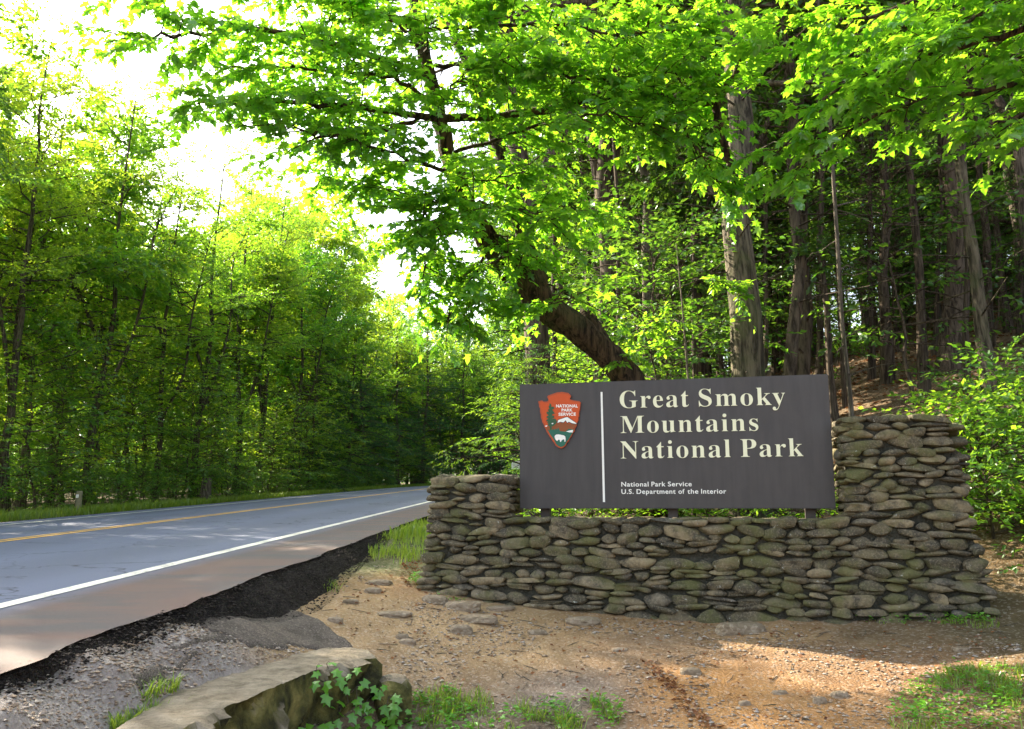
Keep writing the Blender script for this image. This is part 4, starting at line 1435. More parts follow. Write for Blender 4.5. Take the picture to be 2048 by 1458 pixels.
# ---- right verge of the road beyond the sign (tunnel)
for k, (s, y, sc, kd) in enumerate(((1.5, 24, 0.72, 'edge'), (0.6, 31, 0.8, 'edge'), (1.8, 38, 0.85, 'edge'), (0.2, 46, 0.9, 'edge'), (1.2, 56, 1.0, 'edge'), (-0.2, 68, 1.0, 'edge'), (0.4, 82, 1.1, 'edge'), (-0.5, 100, 1.15, 'edge'),
                                    (3.5, 29, 0.95, 'edge'), (4.0, 43, 1.05, 'edge'), (4.2, 62, 1.1, 'edge'), (-4, 135, 1.2, 'edge'), (-8, 150, 1.2, 'edge'), (0, 150, 1.2, 'edge'), (3.2, 120, 1.1, 'edge'), (-12, 160, 1.2, 'edge'), (-1.0, 115, 1.4, 'hemlock'), (-2, 128, 1.5, 'edge'), (2.2, 75, 1.2, 'hemlock'), (1.0, 92, 1.3, 'hemlock'), (-6, 165, 1.5, 'edge'), (-3, 145, 1.5, 'edge'), (2.4, 50, 0.9, 'edge'), (3.0, 34, 0.9, 'edge'), (2.6, 21, 0.7, 'edge'))):
    plant(kd, k + 1, road_x(s, y), y, sc * 1.2, k * 1.7, 'green tree crowding the near side of the road beyond the wall', 'tree', 'trees beside the road beyond the wall', leafm='shade_leaf' if k % 2 else ('deep_shade_leaf' if k % 4 == 0 else None))
for k in range(26):
    y = 72 + 95 * k / 26 + R(0, 3); s_ = -17 - 4.5 * (k % 3) - R(0, 2)
    plant('hemlock', k, road_x(s_, y), y, R(1.0, 1.35), R(0, 6.28), 'dark hemlock in the shaded woods behind the road bend', 'tree', 'hemlocks behind the road bend', leafm='shade_needle')
for k, (s, y, sc) in enumerate(((1.3, 17.5, 0.75), (1.7, 20, 0.9), (1.2, 23, 0.7), (-0.4, 29, 0.8), (-0.8, 34, 0.8), (1.0, 15.5, 0.6))):
    plant('sapling', k, road_x(s, y), y, sc, k * 2.1, 'bright young sapling on the grass verge behind the short pier', 'sapling', 'saplings on the near verge', leafm='wood_leaf')
plant('hemling', 0, 0.12, 12.6, 0.80, 0.4, 'sunlit yellow-green young hemlock behind the left end of the sign', 'hemlock', None, leafm='wood_leaf')
plant('hemling', 0, 0.75, 13.4, 0.85, 2.4, 'shaded young hemlock behind the leaning maple trunk', 'hemlock', None)

# ---- forest behind the sign: the trunks one can pick out (px at base, py at base, px at the top edge, width px, distance)
TR = [('tall', 1492, 760, 1440, 60, 12.6, 'bark_pale', 'thick pale straight trunk rising behind the sign'),
      ('tall', 1082, 760, 1040, 54, 14.0, 'bark', 'stout straight trunk behind the leaning maple'),
      ('tall', 1222, 760, 1212, 42, 17.0, 'bark', 'dark straight trunk between the leaning maple and the pale trunk'),
      ('pole', 1330, 760, 1310, 28, 18.0, 'bark_grey', None), ('pole', 1398, 760, 1385, 20, 19.0, 'bark', None),
      ('pole', 1550, 760, 1530, 26, 15.0, 'bark', None), ('pole', 1610, 760, 1585, 26, 16.0, 'bark', None), ('pole', 1668, 770, 1650, 13, 15.0, 'bark', None),
      ('pole', 1700, 790, 1640, 9, 13.0, 'bark_grey', None), ('pole', 1775, 750, 1765, 20, 17.0, 'bark', None), ('pole', 1848, 770, 1800, 16, 15.0, 'bark', None),
      ('tall', 1905, 770, 1880, 42, 16.0, 'bark', 'dark broad trunk on the slope behind the tall pier'),
      ('pole', 1985, 770, 1868, 25, 13.5, 'bark_pale', 'slender pale trunk leaning on the slope behind the tall pier'),
      ('pole', 2020, 770, 2005, 14, 18.0, 'bark', None), ('pole', 1730, 760, 1720, 12, 22.0, 'bark_grey', None), ('pole', 1640, 740, 1625, 10, 24, 'bark', None),
      ('pole', 1280, 760, 1270, 16, 22, 'bark', None), ('pole', 1150, 760, 1152, 18, 21, 'bark', None), ('pole', 1345, 760, 1330, 13, 25, 'bark_grey', None), ('pole', 1430, 740, 1415, 16, 26, 'bark', None),
      ('pole', 1960, 760, 1955, 11, 23, 'bark_grey', None), ('pole', 1815, 750, 1822, 10, 25, 'bark', None), ('pole', 1575, 740, 1570, 12, 27, 'bark', None)]
TR += [('pole', px_, 760, px_ - 12 + 10 * math.sin(px_), 7 + (px_ * 7) % 5, 14.4 + (px_ % 7) * 0.6, 'bark', None) for px_ in (1522, 1588, 1690, 1742, 1868, 1932, 2042, 1392, 1262, 1112)]
for k, (kd, pb, yb, ptp, wpx, Y, bark, lab) in enumerate(TR):
    b = at(pb, yb, Y); tpt = at(ptp, 0, Y)
    lean = math.atan2(tpt[0] - b[0], tpt[2] - b[2])
    zb = float(gz(b[0], Y))
    x0 = b[0] - math.tan(lean) * (b[2] - zb)
    r_need = wpx * Y / 1740 / 2
    rbase = 0.21 if kd == 'tall' else 0.085
    fat = r_need / (rbase * 0.85)
    plant(kd, k, x0, Y, 1.0, k * 1.1, lab or 'thin dark trunk among the shaded trees behind the sign', 'tree', None if lab else 'thin trunks behind the sign', (lean, 0), fat, bark)
# filler forest on the rising slope
cnt = 0
for k in range(130):
    Y = 16 + 48 * R(0, 1) ** 1.3
    X = R(0.12, 0.85) * Y + R(0, 3)
    if X - 0.032 * Y < 3: continue
    if abs(X / Y - (1470 - 1024) / 1740) < 0.02 and Y < 20: continue
    kd = ('tall', 'pole', 'tall', 'pole', 'hemlock', 'pole', 'edge')[k % 7]
    sc = {'tall': R(0.75, 1.0), 'pole': R(0.8, 1.1), 'edge': R(0.7, 1.0), 'hemlock': R(0.6, 1.0)}[kd]
    lab, grp = {'tall': ('tall leafy tree deep in the woods behind the sign', 'tall trees deep behind the sign'), 'pole': ('thin dark trunk among the shaded trees behind the sign', 'thin trunks behind the sign'),
                'edge': ('low-branched broadleaf tree deep in the woods behind the sign', 'broadleaf trees deep behind the sign'), 'hemlock': ('dark hemlock in the woods behind the sign', 'hemlocks behind the sign')}[kd]
    plant(kd, k, X, Y, sc, R(0, 6.28), lab, 'tree', grp, (R(-.04, .04), R(-.03, .03)), leafm='deep_shade_leaf' if kd in ('edge', 'tall') and k % 3 else None)
for k in range(30):
    Y = 12.5 + 16 * R(0, 1)
    X = R(0.12, 0.72) * Y
    if X - 0.032 * Y < 1.5: continue
    plant('sapling' if k % 3 else 'hemling', k, X, Y, R(0.6, 1.25), R(0, 6.28), 'understory sapling in the shaded woods behind the sign' if k % 3 else 'small hemlock in the shaded woods behind the sign', 'sapling', 'understory behind the sign' if k % 3 else 'small hemlocks behind the sign', leafm='deep_shade_leaf' if k % 3 == 1 else None)
# bright shrubs behind the tall pier and low plants under the sign
for k, (px, py, Y, sc) in enumerate(((1985, 1010, 9.8, 0.85), (2060, 1000, 9.6, 0.9), (1955, 960, 10.4, 0.75), (2040, 900, 10.8, 0.8), (1925, 900, 10.3, 0.7), (2110, 1050, 9.0, 0.8))):
    b = at(px, py, Y)
    plant('shrub', k, b[0], Y, sc, k * 1.9, 'leafy shrub catching the sun behind the tall stone pier', 'shrub', 'shrubs behind the tall pier', leafm='shade_leaf' if k % 2 else None)
for k in range(9):
    u = 0.15 + k * 0.38
    p = W3(u, -1.2 - 0.5 * (k % 2), 0)
    plant('shrub', k, p[0], p[1], 0.62, k * 1.3, 'low leafy plant showing through the slot under the sign', 'plant', 'plants behind the sign slot')



def far_woods(pts, size, seed, label, mat):
    rng = np.random.default_rng(seed)
    n = len(pts)
    a = rng.normal(0, 1, (n, 3)); a[:, 2] = a[:, 2] * 0.4 - 0.3
    nr = np.array([0, 0, 1.0]) + rng.normal(0, .6, (n, 3))
    tag(obj('far_woods', leaves_mesh('far_woods', pts, a, nr, size * rng.uniform(.6, 1.4, n), SIMPLE), M[mat]), label, 'woods', kind='stuff')


def wood_points(n, xr, yr, h, seed, low=1.0):
    rng = np.random.default_rng(seed)
    X = rng.uniform(*xr, n * 3); Y = rng.uniform(*yr, n * 3); t = rng.random(n * 3) ** low
    top = h * (0.75 + 0.9 * fbm(X * 0.16, Y * 0.16, seed, 3))
    clump = fbm(X * 0.5 + t * 4, Y * 0.5 + t * 7, seed + 3, 3)
    m = clump > -0.06
    X, Y, t, top = X[m][:n], Y[m][:n], t[m][:n], top[m][:n]
    return np.stack([X, Y, gz(X, Y) + t * top], 1)


far_woods(wood_points(90000, (-52, -38), (15, 190), 13, 3, 1.5), 0.62, 4, 'dense mass of distant woods behind the trees across the road', 'needle')
far_woods(wood_points(40000, (-40, 40), (172, 192), 19, 7), 0.5, 5, 'distant woods closing off the far end of the road', 'shade_leaf')
far_woods(wood_points(60000, (8, 75), (66, 80), 22, 9), 0.34, 6, 'distant woods on the slope far behind the sign', 'shade_leaf')


# ------------------------------------------------------------------ big leaning maple and overhanging maple
def boughs(root, base, specs, seed, leaf, trunk_mat, step=0.11, per=9, twig=(0.35, 0.95)):
    """limb + its leaves; specs: list of (pixel path [(px,py,Y)..], r0, r1, leaf_from)"""
    rng = np.random.default_rng(seed)
    W = Acc()
    P0, D0, L0 = [], [], []
    for path, r0, r1, lf in specs:
        pts = resample([at(*p) for p in path], 26)
        pts[1:-1] += rng.normal(0, 0.018, (24, 3))
        W.add(*tube(pts - base, np.linspace(r0, r1, 26), 7 if r0 > 0.03 else 5, 0.2, rng))
        seg = np.linalg.norm(np.diff(pts, axis=0), axis=1); cs = np.concatenate([[0], np.cumsum(seg)])
        Lt = cs[-1]
        s = lf * Lt; k = 0
        while s < Lt:
            p = np.array([np.interp(s, cs, pts[:, q]) for q in range(3)])
            i = min(np.searchsorted(cs, s), 24)
            tg = norm(pts[i + 1] - pts[i])
            sd = 1 if k % 2 else -1
            d = rot_about_z(tg, sd * rng.uniform(0.5, 1.4)); d[2] = d[2] * 0.3 + rng.normal(0.0, 0.22)
            d = norm(d)
            l = rng.uniform(*twig) * (1.1 - 0.45 * s / Lt)
            W.add(*tube(np.array([p, p + d * l * 0.5 - [0, 0, .03 * l], p + d * l - [0, 0, 0.14 * l]]) - base, [0.009, 0.006, 0.003], 4))
            P0.append(p); D0.append(d); L0.append(l)
            for g in (0.3, 0.55, 0.8):
                dd = rot_about_z(d, rng.choice((-1, 1)) * rng.uniform(0.4, 1.0)); dd[2] += rng.normal(-0.08, 0.2)
                P0.append(p + d * l * g - np.array([0, 0, .14 * l * g * g])); D0.append(norm(dd)); L0.append(l * rng.uniform(0.4, 0.7))
            s += step * rng.uniform(0.6, 1.5); k += 1
        P0.append(pts[-1]); D0.append(norm(pts[-1] - pts[-3])); L0.append(0.5)
    b, a, nr, sz = leaves_on_twigs(np.array(P0), np.array(D0), np.array(L0), per, leaf, rng, 0.45, 0.38, 1.0, 0.14)
    return W, (b - base, a, nr, sz)


tb = on_ground(1318, 1032)
tbx = at(1318, 1035, 10.75)
base = np.array([tbx[0], 10.75, float(gz(tbx[0], 10.75)) - 0.15])
maple = empty('maple_tree', base)
tag(maple, 'big leaning maple with a crooked forked trunk rising behind the sign', 'tree')
tr_path = [(1322, 1075, 10.75, .30), (1318, 960, 10.72, .26), (1300, 830, 10.65, .235), (1248, 745, 10.55, .225), (1160, 662, 10.45, .215), (1085, 608, 10.35, .245), (1040, 556, 10.25, .235), (975, 480, 10.1, .175), (918, 372, 10.0, .135), (872, 210, 9.9, .115), (838, 60, 9.8, .10), (812, -150, 9.7, .08), (800, -420, 9.6, .05), (790, -700, 9.5, .02)]
tw = Acc()
rngm = np.random.default_rng(3)
cp = np.array([list(at(*q[:3])) + [q[3]] for q in tr_path])
rs = resample(cp, 90)
rs[:, :2] += 0.01 * rngm.normal(size=(90, 2))
tw.add(*tube(rs[:, :3] - base, rs[:, 3] * 0.74, 18, 0.22, rngm))
for path in ([(1075, 600, 10.33, .16), (1062, 520, 10.36, .125), (1036, 430, 10.4, .10), (1008, 330, 10.45, .085), (975, 230, 10.5, .065), (930, 120, 10.6, .05), (890, 30, 10.7, .035), (850, -120, 10.8, .015)],
             [(1210, 705, 10.5, .15), (1185, 655, 10.55, .12), (1172, 628, 10.6, .10), (1165, 612, 10.62, .02)]):
    cp = np.array([list(at(*q[:3])) + [q[3]] for q in path])
    rs = resample(cp, 40)
    tw.add(*tube(rs[:, :3] - base, np.maximum(rs[:, 3], .008), 12, 0.2, rngm))
obj('trunk', tw.mesh('trunk', True), M['bark_maple'], maple)
mspec = [([(850, 150, 9.9), (700, 95, 9.2), (520, 60, 8.6), (330, 72, 8.2), (230, 70, 8.0)], .04, .006, .15),
         ([(868, 238, 9.9), (740, 214, 9.3), (600, 205, 8.8), (480, 205, 8.5), (400, 205, 8.3)], .045, .006, .12),
         ([(838, 60, 9.8), (700, 10, 9.2), (560, -40, 8.7), (400, -50, 8.3), (280, -30, 8.1)], .035, .006, .1),
         ([(870, 225, 9.9), (760, 262, 9.3), (640, 268, 8.8), (560, 250, 8.6)], .03, .006, .15),
         ([(907, 350, 10), (820, 318, 9.5), (730, 290, 9.2), (660, 262, 9.0)], .03, .006, .15),
         ([(918, 372, 10), (830, 392, 9.8), (730, 375, 9.7), (630, 360, 9.6)], .025, .005, .2),
         ([(955, 450, 10.1), (885, 470, 9.9), (850, 530, 9.7), (848, 590, 9.6)], .025, .005, .2),
         ([(985, 495, 10.1), (930, 550, 9.9), (900, 600, 9.8), (890, 650, 9.7)], .02, .005, .2),
         ([(868, 238, 9.9), (980, 232, 9.6), (1100, 215, 9.4), (1290, 190, 9.2), (1395, 207, 9.1), (1440, 190, 9.0), (1472, 140, 8.95), (1500, 50, 8.9)], .05, .03, .15),
         ([(1432, 195, 9.02), (1443, 265, 9.05), (1462, 330, 9.1), (1470, 360, 9.1)], .045, .03, .95),
         ([(870, 130, 9.85), (1000, 140, 9.4), (1130, 150, 9.0), (1260, 160, 8.8), (1380, 130, 8.6)], .03, .006, .1),
         ([(840, 60, 9.8), (980, 50, 9.3), (1120, 50, 9.0), (1260, 70, 8.7), (1400, 50, 8.5)], .03, .006, .1),
         ([(900, 310, 10), (1000, 275, 9.6), (1120, 240, 9.2), (1230, 230, 9.0), (1330, 260, 8.9)], .028, .006, .12),
         ([(1036, 430, 10.4), (1110, 410, 10.2), (1190, 420, 10.1)], .02, .005, .1),
         ([(930, 400, 10), (990, 415, 9.6), (1060, 420, 9.3), (1110, 450, 9.1)], .02, .005, .1),
         ([(1290, 192, 9.2), (1380, 270, 9.1), (1440, 380, 9.0)], .015, .004, .3),
         ([(945, 440, 10.1), (900, 430, 9.7), (870, 450, 9.4), (860, 490, 9.3)], .015, .004, .1),
         ([(1000, 520, 10.1), (960, 540, 9.8), (940, 590, 9.7), (930, 640, 9.65)], .015, .004, .2),
         ([(960, 460, 10.1), (1000, 470, 9.7), (1050, 500, 9.6)], .012, .004, .2),
         ([(880, 240, 9.9), (900, 180, 9.2), (960, 130, 8.9), (1060, 110, 8.7)], .015, .004, .1),
         ([(850, 120, 9.9), (860, 60, 9.2), (920, 0, 8.8), (1000, -20, 8.6)], .015, .004, .1),
         ([(1100, 215, 9.4), (1180, 130, 9.0), (1290, 60, 8.8), (1400, 10, 8.7)], .015, .004, .1),
         ([(900, 330, 10), (960, 360, 9.7), (1020, 350, 9.5), (1080, 330, 9.3)], .015, .004, .1),
         ([(925, 390, 10), (880, 400, 9.5), (850, 430, 9.3), (830, 480, 9.2)], .015, .004, .1),
         ([(880, 240, 9.9), (800, 160, 9.6), (660, 140, 9.3), (540, 130, 9.1), (450, 140, 9.0)], .03, .006, .1),
         ([(850, 120, 9.9), (780, 40, 9.5), (640, 40, 9.2)], .03, .006, .1),
         ([(1075, 560, 10.2), (1140, 590, 9.9), (1090, 610, 9.8)], .012, .004, .4)]
W_, lv = boughs(maple, base, mspec, 5, 0.108, 'bark_maple', step=0.08, per=9)
print('MAPLE', len(lv[0]))
obj('limbs', W_.mesh('limbs', True), M['bark_maple'], maple)
obj('crown', leaves_mesh('crown', *lv, MAPLE), M['maple_leaf'], maple)

base2 = np.array([7.4, 7.6, float(gz(7.4, 7.6)) - 0.15])
mp2 = empty('maple_tree', base2)
tag(mp2, 'overhanging maple reaching in from beside the tall pier with large star-shaped leaves', 'tree')
tw = Acc()
top2 = np.array([[7.4, 7.6, base2[2], .2], [7.3, 7.6, 3.0, .16], [7.1, 7.7, 5.5, .12], [6.9, 7.8, 8.0, .08], [6.8, 7.9, 11, .03]])
rs = resample(top2, 40)
tw.add(*tube(rs[:, :3] - base2, rs[:, 3], 12, 0.2, rngm))
obj('trunk', tw.mesh('trunk', True), M['bark_maple'], mp2)
tp2 = lambda z: (1024 + 7.1 / 7.7 * 1680, 1017 - (z - 1.15) / 7.7 * 1680, 7.7)
o2 = [([(2560, 20, 7.7), (2250, 10, 7.6), (2000, 70, 7.7), (1820, 120, 7.9), (1660, 190, 8.2), (1560, 300, 8.4)], .05, .006, .2),
      ([(2560, 60, 7.7), (2250, 120, 7.5), (2030, 170, 7.6), (1850, 200, 7.9), (1700, 260, 8.2), (1590, 340, 8.4)], .045, .006, .2),
      ([(2560, -150, 7.7), (2200, -120, 7.6), (1950, -30, 7.7), (1750, 30, 7.9), (1560, 60, 8.2)], .05, .006, .2),
      ([(2560, 180, 7.7), (2250, 210, 7.4), (2050, 230, 7.4), (1960, 260, 7.5)], .04, .006, .3),
      ([(2560, -330, 7.7), (2150, -260, 7.8), (1800, -120, 8.2), (1580, -60, 8.6)], .05, .006, .2),
      ([(2560, -20, 7.7), (2200, 40, 8.2), (1900, 40, 8.6), (1650, 90, 8.9), (1500, 110, 9.1)], .04, .006, .2),
      ([(2560, 100, 7.7), (2250, 150, 8.3), (1980, 110, 8.6), (1780, 90, 8.9)], .04, .006, .2),
      ([(2200, -120, 7.6), (2000, 10, 7.4), (1880, 80, 7.4), (1760, 150, 7.6)], .03, .006, .1)]
W_, lv = boughs(mp2, base2, o2, 15, 0.125, 'bark_maple', step=0.12, per=8)
obj('limbs', W_.mesh('limbs', True), M['bark_maple'], mp2)
obj('crown', leaves_mesh('crown', *lv, MAPLE), M['maple_leaf'], mp2)

# sunlit beech sprig just above the sign
base3 = np.array([2.3, 11.2, float(gz(2.3, 11.2)) - 0.1])
bs = empty('beech_sapling', base3)
tag(bs, 'thin beech sapling with a pale sunlit leaf spray just above the sign', 'sapling')
pts = resample([base3, base3 + [0, 0, 1.6], base3 + [-0.05, 0, 3.0], base3 + [-.1, .1, 4.2]], 20)
tw = Acc(); tw.add(*tube(pts - base3, np.linspace(.025, .006, 20), 6))
obj('trunk', tw.mesh('trunk', True), M['bark_grey'], bs)
W_, lv = boughs(bs, base3, [([(1385, 700, 11.1), (1310, 695, 10.8), (1230, 720, 10.4)], .010, .003, .25), ([(1385, 640, 11.1), (1330, 640, 10.9), (1290, 660, 10.7)], .008, .003, .3), ([(1385, 560, 11.1), (1440, 560, 10.9), (1480, 590, 10.7)], .008, .003, .3)], 25, 0.085, 'bark', 0.09, 7, (0.15, 0.34))
obj('limbs', W_.mesh('limbs', True), M['bark_grey'], bs)
obj('crown', leaves_mesh('crown', *lv, SIMPLE), M['wood_leaf'], bs)


# ------------------------------------------------------------------ vine on the slab
vine_leaf_me = leaves_mesh('leaf', np.zeros((1, 3)), np.array([[1., 0, 0]]), np.array([[0, 0, 1.]]), np.array([1.0]), LOBED)
vine_leaf_me.materials.append(M['vine_leaf'])
vrng = np.random.default_rng(9)
vine = empty('vine', (-0.75, 6.6, -0.45))
tag(vine, 'green lobed-leaf vine climbing the mossy face of the rock slab', 'vine')
VB = np.array(vine.location)
cl = [(640, 1345), (655, 1362), (668, 1340), (632, 1362), (648, 1388), (662, 1395), (680, 1355), (700, 1348), (715, 1335), (690, 1375), (700, 1385), (720, 1372), (735, 1360), (745, 1372), (722, 1395), (705, 1402), (690, 1410), (668, 1415), (682, 1430),
      (700, 1428), (672, 1440), (655, 1445), (640, 1450), (722, 1420), (735, 1432), (748, 1418), (765, 1412), (780, 1408), (800, 1415), (812, 1420), (790, 1430), (770, 1435), (755, 1445), (738, 1452), (715, 1448), (695, 1455), (800, 1440), (780, 1452), (765, 1385), (785, 1392), (800, 1395), (770, 1370), (620, 1448), (605, 1455), (660, 1325), (640, 1330), (730, 1405), (820, 1448), (712, 1415), (745, 1395)]
stem = Acc()
vq = []
for k, (px, py) in enumerate(cl):
    Yv = np.interp(px, [600, 640, 700, 750, 830], [5.95, 6.2, 6.55, 6.7, 6.75]) - 0.10 * vrng.random()
    p = at(px, py, Yv)
    o = obj('leaf', vine_leaf_me, None, vine)
    sz = vrng.uniform(0.055, 0.105)
    axd = norm(np.array([vrng.normal(0.2, .5), -0.5, vrng.normal(-0.5, 0.35)])); nrm = norm(np.array([vrng.normal(0.1, .3), -0.65, 0.75 + vrng.normal(0, .25)]))
    lat = norm(np.cross(nrm, axd)); nn = np.cross(axd, lat)
    Rm = Matrix((Vector(axd), Vector(lat), Vector(nn))).transposed().to_4x4()
    o.matrix_basis = Matrix.Translation(Vector(p - VB)) @ Rm @ Matrix.Scale(sz, 4)
    q = p + np.array([-0.04, 0.08, -0.02])
    stem.add(*tube(np.array([p, (p + q) / 2 + [0, 0, .01], q]) - VB, .0022, 4))
    if vq:
        prev = min(vq, key=lambda t: np.linalg.norm(t - q))
        stem.add(*tube(np.array([prev, (prev + q) / 2 + [0, .01, -.02], q]) - VB, .003, 4))
    vq.append(q)
obj('stem', stem.mesh('stem', True), M['bark_grey'], vine)


# ------------------------------------------------------------------ grass, weeds, dead leaves
def grass(name, pts, h0, h1, seed, label, wd=0.006, mat='grass', lean=0.5):
    rng = np.random.default_rng(seed)
    n = len(pts)
    h = rng.uniform(h0, h1, n); az = rng.random(n) * 6.28
    d = np.stack([np.cos(az), np.sin(az), np.zeros(n)], 1); sd = np.stack([-d[:, 1], d[:, 0], d[:, 2]], 1)
    le = lean * rng.uniform(0.2, 1.3, n)[:, None] * h[:, None]
    w = (wd * rng.uniform(0.6, 1.3, n))[:, None]
    up = np.array([0, 0, 1.0])
    b = pts - up * 0.01
    m = b + up * (h * 0.6)[:, None] + d * le * 0.4
    t = b + up * (h * 0.92)[:, None] + d * le
    Vv = np.stack([b - sd * w, b + sd * w, m + sd * w * .8, m - sd * w * .8, t], 1).reshape(-1, 3)
    i = (np.arange(n) * 5)[:, None]
    return tag(obj(name, np_mesh(name, Vv, [np.concatenate([i, i + 1, i + 2, i + 3], 1), np.concatenate([i + 3, i + 2, i + 4], 1)], False), M[mat]), label, 'grass', kind='stuff')


grng = np.random.default_rng(77)
vp = scatter_pix([(735, 1120), (742, 1080), (790, 1045), (862, 1020), (862, 1090), (845, 1120), (800, 1130)], 9000, grng)
grass('grass', clumped(vp, 3, 2.0, -0.10), 0.06, 0.20, 1, 'bright tufted grass between the road edge and the short pier', 0.005)
# verge across the road
n = 26000
yy = 9 + 90 * grng.random(n) ** 1.5; ss = -11.75 - 1.6 * grng.random(n) ** 1.6
pp = np.stack([ss + cxf(yy), yy, np.zeros(n)], 1); pp[:, 2] = gz(pp[:, 0], pp[:, 1])
grass('grass', pp, 0.08, 0.28, 2, 'green grass verge along the far edge of the road', 0.011)
n = 14000
yy = 14 + 70 * grng.random(n) ** 1.4; ss = -2.45 + 2.0 * grng.random(n)
pp = np.stack([ss + cxf(yy), yy, np.zeros(n)], 1); pp[:, 2] = gz(pp[:, 0], pp[:, 1])
grass('grass', pp, 0.08, 0.26, 3, 'grass verge beyond the wall on the near side of the road', 0.010)
fg = np.concatenate([scatter_pix([(830, 1400), (900, 1385), (980, 1400), (1010, 1440), (1000, 1470), (840, 1470)], 900, grng), scatter_pix([(1020, 1420), (1080, 1405), (1100, 1450), (1060, 1470), (1010, 1470)], 500, grng),
                     scatter_pix([(1105, 1420), (1140, 1400), (1200, 1410), (1240, 1450), (1230, 1470), (1110, 1470)], 700, grng)])
grass('grass', clumped(fg, 8, 5.0, 0.06), 0.04, 0.15, 4, 'low grass and weeds at the foot of the rocks in the ditch', 0.0035, lean=0.9)
rg = scatter_pix([(1780, 1458), (1800, 1400), (1880, 1345), (2048, 1330), (2048, 1470), (1790, 1470)], 2600, grng)
grass('grass', clumped(rg, 9, 4.0, 0.05), 0.03, 0.11, 5, 'patch of short sunlit grass on the dirt beside the tall pier', 0.004, lean=0.9)
wb = scatter_pix([(1700, 1228), (1760, 1222), (2000, 1238), (2000, 1262), (1750, 1250)], 700, grng)
grass('grass', clumped(wb, 10, 6.0, 0.03), 0.02, 0.07, 6, 'thin moss and grass along the foot of the tall pier', 0.004)
sp = np.concatenate([scatter_pix([(640, 1185), (660, 1165), (690, 1185)], 60, grng), scatter_pix([(270, 1410), (350, 1375), (360, 1385), (300, 1415)], 120, grng), scatter_pix([(220, 1458), (330, 1430), (420, 1450), (440, 1480), (220, 1480)], 700, grng)])
grass('grass', sp, 0.04, 0.13, 7, 'sparse grass tufts growing at the road edge and around the slab', 0.004, lean=0.9)


def weed_leaves(name, pts, per, size, seed, label, mat='vine_leaf', cat='weeds'):
    rng = np.random.default_rng(seed)
    P = np.repeat(pts, per, 0)
    az = rng.random(len(P)) * 6.28
    hgt = rng.uniform(0.01, 0.07, len(P))
    a = np.stack([np.cos(az), np.sin(az), rng.normal(0.1, 0.2, len(P))], 1)
    P = P + a * rng.uniform(0.005, 0.05, len(P))[:, None] + np.array([0, 0, 1.0]) * hgt[:, None]
    nr = np.array([0, 0, 1.0]) + rng.normal(0, .35, (len(P), 3))
    return tag(obj(name, leaves_mesh(name, P, a, nr, size * rng.uniform(.6, 1.3, len(P)), SIMPLE), M[mat]), label, cat, kind='stuff')


wd1 = np.concatenate([scatter_pix([(820, 1395), (900, 1390), (1000, 1430), (1000, 1470), (820, 1470)], 45, grng), scatter_pix([(1020, 1410), (1240, 1410), (1250, 1470), (1020, 1470)], 35, grng)])
weed_leaves('weeds', wd1, 9, 0.045, 3, 'broad-leaved weeds among the grass in the ditch')
wd2 = np.concatenate([scatter_pix([(1770, 1458), (1780, 1390), (1900, 1340), (2048, 1330), (2048, 1470)], 150, grng), scatter_pix([(1680, 1226), (1990, 1235), (1980, 1255), (1700, 1250)], 40, grng)])
weed_leaves('weeds', wd2, 8, 0.035, 4, 'small weeds sprouting in the dirt beside the tall pier')
wd3 = np.concatenate([scatter_pix([(815, 1165), (840, 1150), (850, 1185), (900, 1200), (940, 1215), (900, 1210)], 26, grng)])
weed_leaves('weeds', wd3, 9, 0.035, 5, 'small weeds at the foot of the short pier')


def dead_leaves(name, pts, size, seed, label):
    rng = np.random.default_rng(seed)
    n = len(pts)
    az = rng.random(n) * 6.28
    a = np.stack([np.cos(az), np.sin(az), rng.normal(0, .2, n)], 1)
    nr = np.array([0, 0, 1.0]) + rng.normal(0, .45, (n, 3))
    return tag(obj(name, leaves_mesh(name, pts + np.array([0, 0, .012]), a, nr, size * rng.uniform(.5, 1.3, n), SIMPLE), M['dead_leaf']), label, 'dead leaves', kind='stuff')


dl = np.concatenate([scatter_pix(dirt_poly, 900, grng), scatter_pix([(1280, 1320), (1320, 1330), (1400, 1420), (1440, 1458), (1400, 1458), (1340, 1390)], 260, grng), scatter_pix([(800, 1130), (845, 1120), (835, 1180), (900, 1215), (800, 1170)], 260, grng)])
dead_leaves('fallen_leaves', dl, 0.04, 3, 'scattered brown fallen leaves on the bare dirt')
n = 14000
X = grng.uniform(-1, 14, n); Y = grng.uniform(10, 26, n)
m = (X - 0.032 * Y) > -0.3
X, Y = X[m], Y[m]
dead_leaves('fallen_leaves', np.stack([X, Y, gz(X, Y)], 1), 0.10, 6, 'brown leaf litter on the forest floor behind the wall')

tq = scatter_pix(dirt_poly, 130, grng)
tacc = Acc()
for p in tq:
    a_ = grng.random() * 6.28; l = grng.uniform(0.04, 0.20)
    d = np.array([math.cos(a_), math.sin(a_), 0]) * l
    q = p + d; q[2] = float(gz(q[0], q[1])); m_ = (p + q) / 2 + np.array([grng.normal(0, .01), grng.normal(0, .01), 0.008])
    tacc.add(*tube(np.array([p + [0, 0, .006], m_, q + [0, 0, .006]]), [.003, .0035, .002], 4))
tag(obj('twigs', tacc.mesh('twigs'), M['bark_grey']), 'thin dry twigs scattered over the bare dirt', 'twigs', kind='stuff')

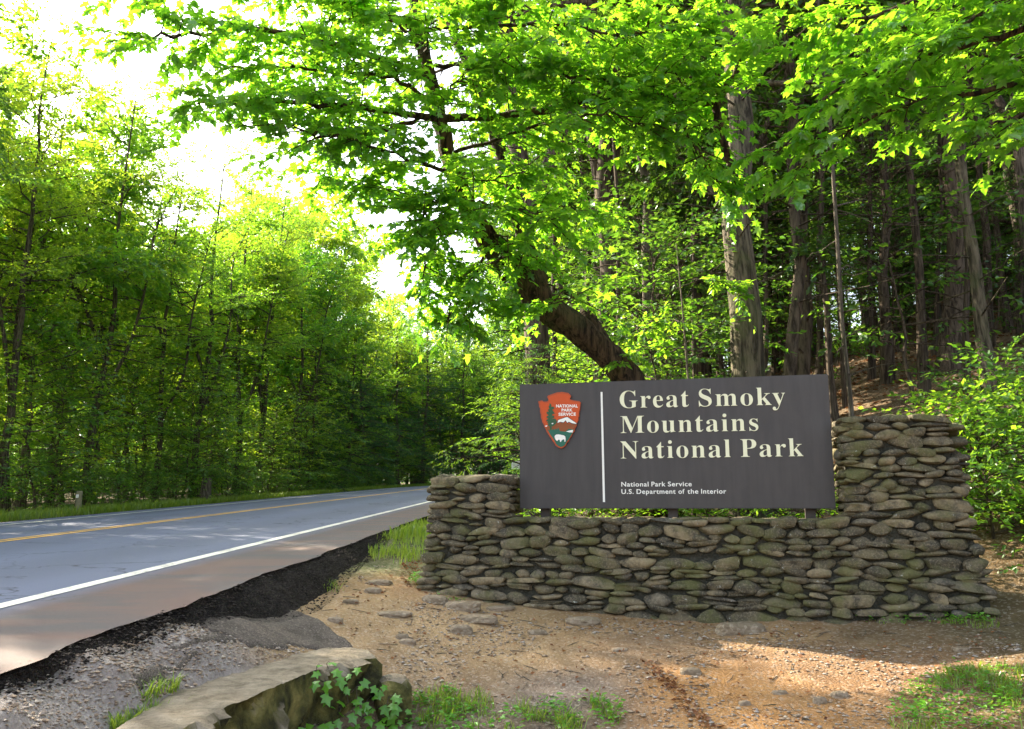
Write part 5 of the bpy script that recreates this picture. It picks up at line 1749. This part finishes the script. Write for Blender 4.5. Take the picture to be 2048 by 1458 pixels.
# ------------------------------------------------------------------ small roadside things
g = on_ground(155, 1028)
xp = road_x(-12.3, 21.0)
Yp = 12.3 / (-(ray(155, 1028)[0]) + 0.032)
xp = ray(155, 1028)[0] * Yp
zp = float(gz(xp, Yp))
mk = empty('marker_post', (xp, Yp, zp - 0.05))
tag(mk, 'short weathered wooden marker post on the grass across the road', 'post')
a = Acc(); a.add(*tube(np.array([[0, 0, 0], [0, 0, .1], [.005, 0, .5], [.008, 0, .62], [.008, 0, .64]]), [.085, .085, .08, .08, .06], 10))
M['post_wood'] = plain('post_wood', (0.22, 0.20, 0.12), 0.85, 0.35, 18)
obj('post', a.mesh('post', True), M['post_wood'], mk)
a = Acc(); a.box((0.0, -0.085, 0.5), (0.07, 0.012, 0.09))
obj('reflector', a.mesh('reflector'), M['white'], mk)
Ys_ = 12.6 / (-(ray(411, 995)[0]) + 0.032)
xs_ = ray(411, 995)[0] * Ys_
st = empty('tree_stump', (xs_, Ys_, float(gz(xs_, Ys_)) - 0.05))
tag(st, 'short brown tree stump at the forest edge across the road', 'stump')
a = Acc(); a.add(*tube(np.array([[0, 0, 0], [0, 0, .2], [0, 0, .75], [.01, 0, .95]]), [.26, .2, .17, .16], 12, .25, rngm))
obj('stump', a.mesh('stump', True), M['bark_grey'], st)
# far white roadside sign
pz = at(1033, 930, 26.0)
rs_ = empty('roadside_sign', (pz[0], 26.0, float(gz(pz[0], 26.0)) - 0.05))
tag(rs_, 'small white roadside notice board on a thin post beyond the short pier', 'sign')
zc = pz[2] - rs_.location[2]
a = Acc(); a.box((0, 0, zc), (0.30, 0.02, 0.24)); M['notice'] = plain('notice_white', (0.70, 0.74, 0.74), 0.5, 0.05)
pb_ = obj('panel', a.mesh('panel'), M['notice'], rs_)
M['notice_grey'] = plain('notice_grey', (0.38, 0.42, 0.43), 0.6, 0.1)
for dz in (0.07, 0.0, -0.07):
    a = Acc(); a.box((0, -0.0125, zc + dz), (0.20, 0.004, 0.022)); obj('text_line', a.mesh('text_line'), M['notice_grey'], pb_)
a = Acc(); a.box((0, 0.03, (zc + 0.05) / 2), (0.045, 0.035, zc + 0.05)); obj('post', a.mesh('post'), M['post'], rs_)
_t = 0
for m in bpy.data.meshes:
    _t += sum(len(p.vertices) - 2 for p in m.polygons) if len(m.polygons) < 2000 else len(m.loops) - 2 * len(m.polygons)
print('TRI', _t, {k: [len(c.polygons) for w, c in v] for k, v in PT.items()})
print('STONES', len(stones), 'TRIS', sum(len(m.polygons) for m in bpy.data.meshes))
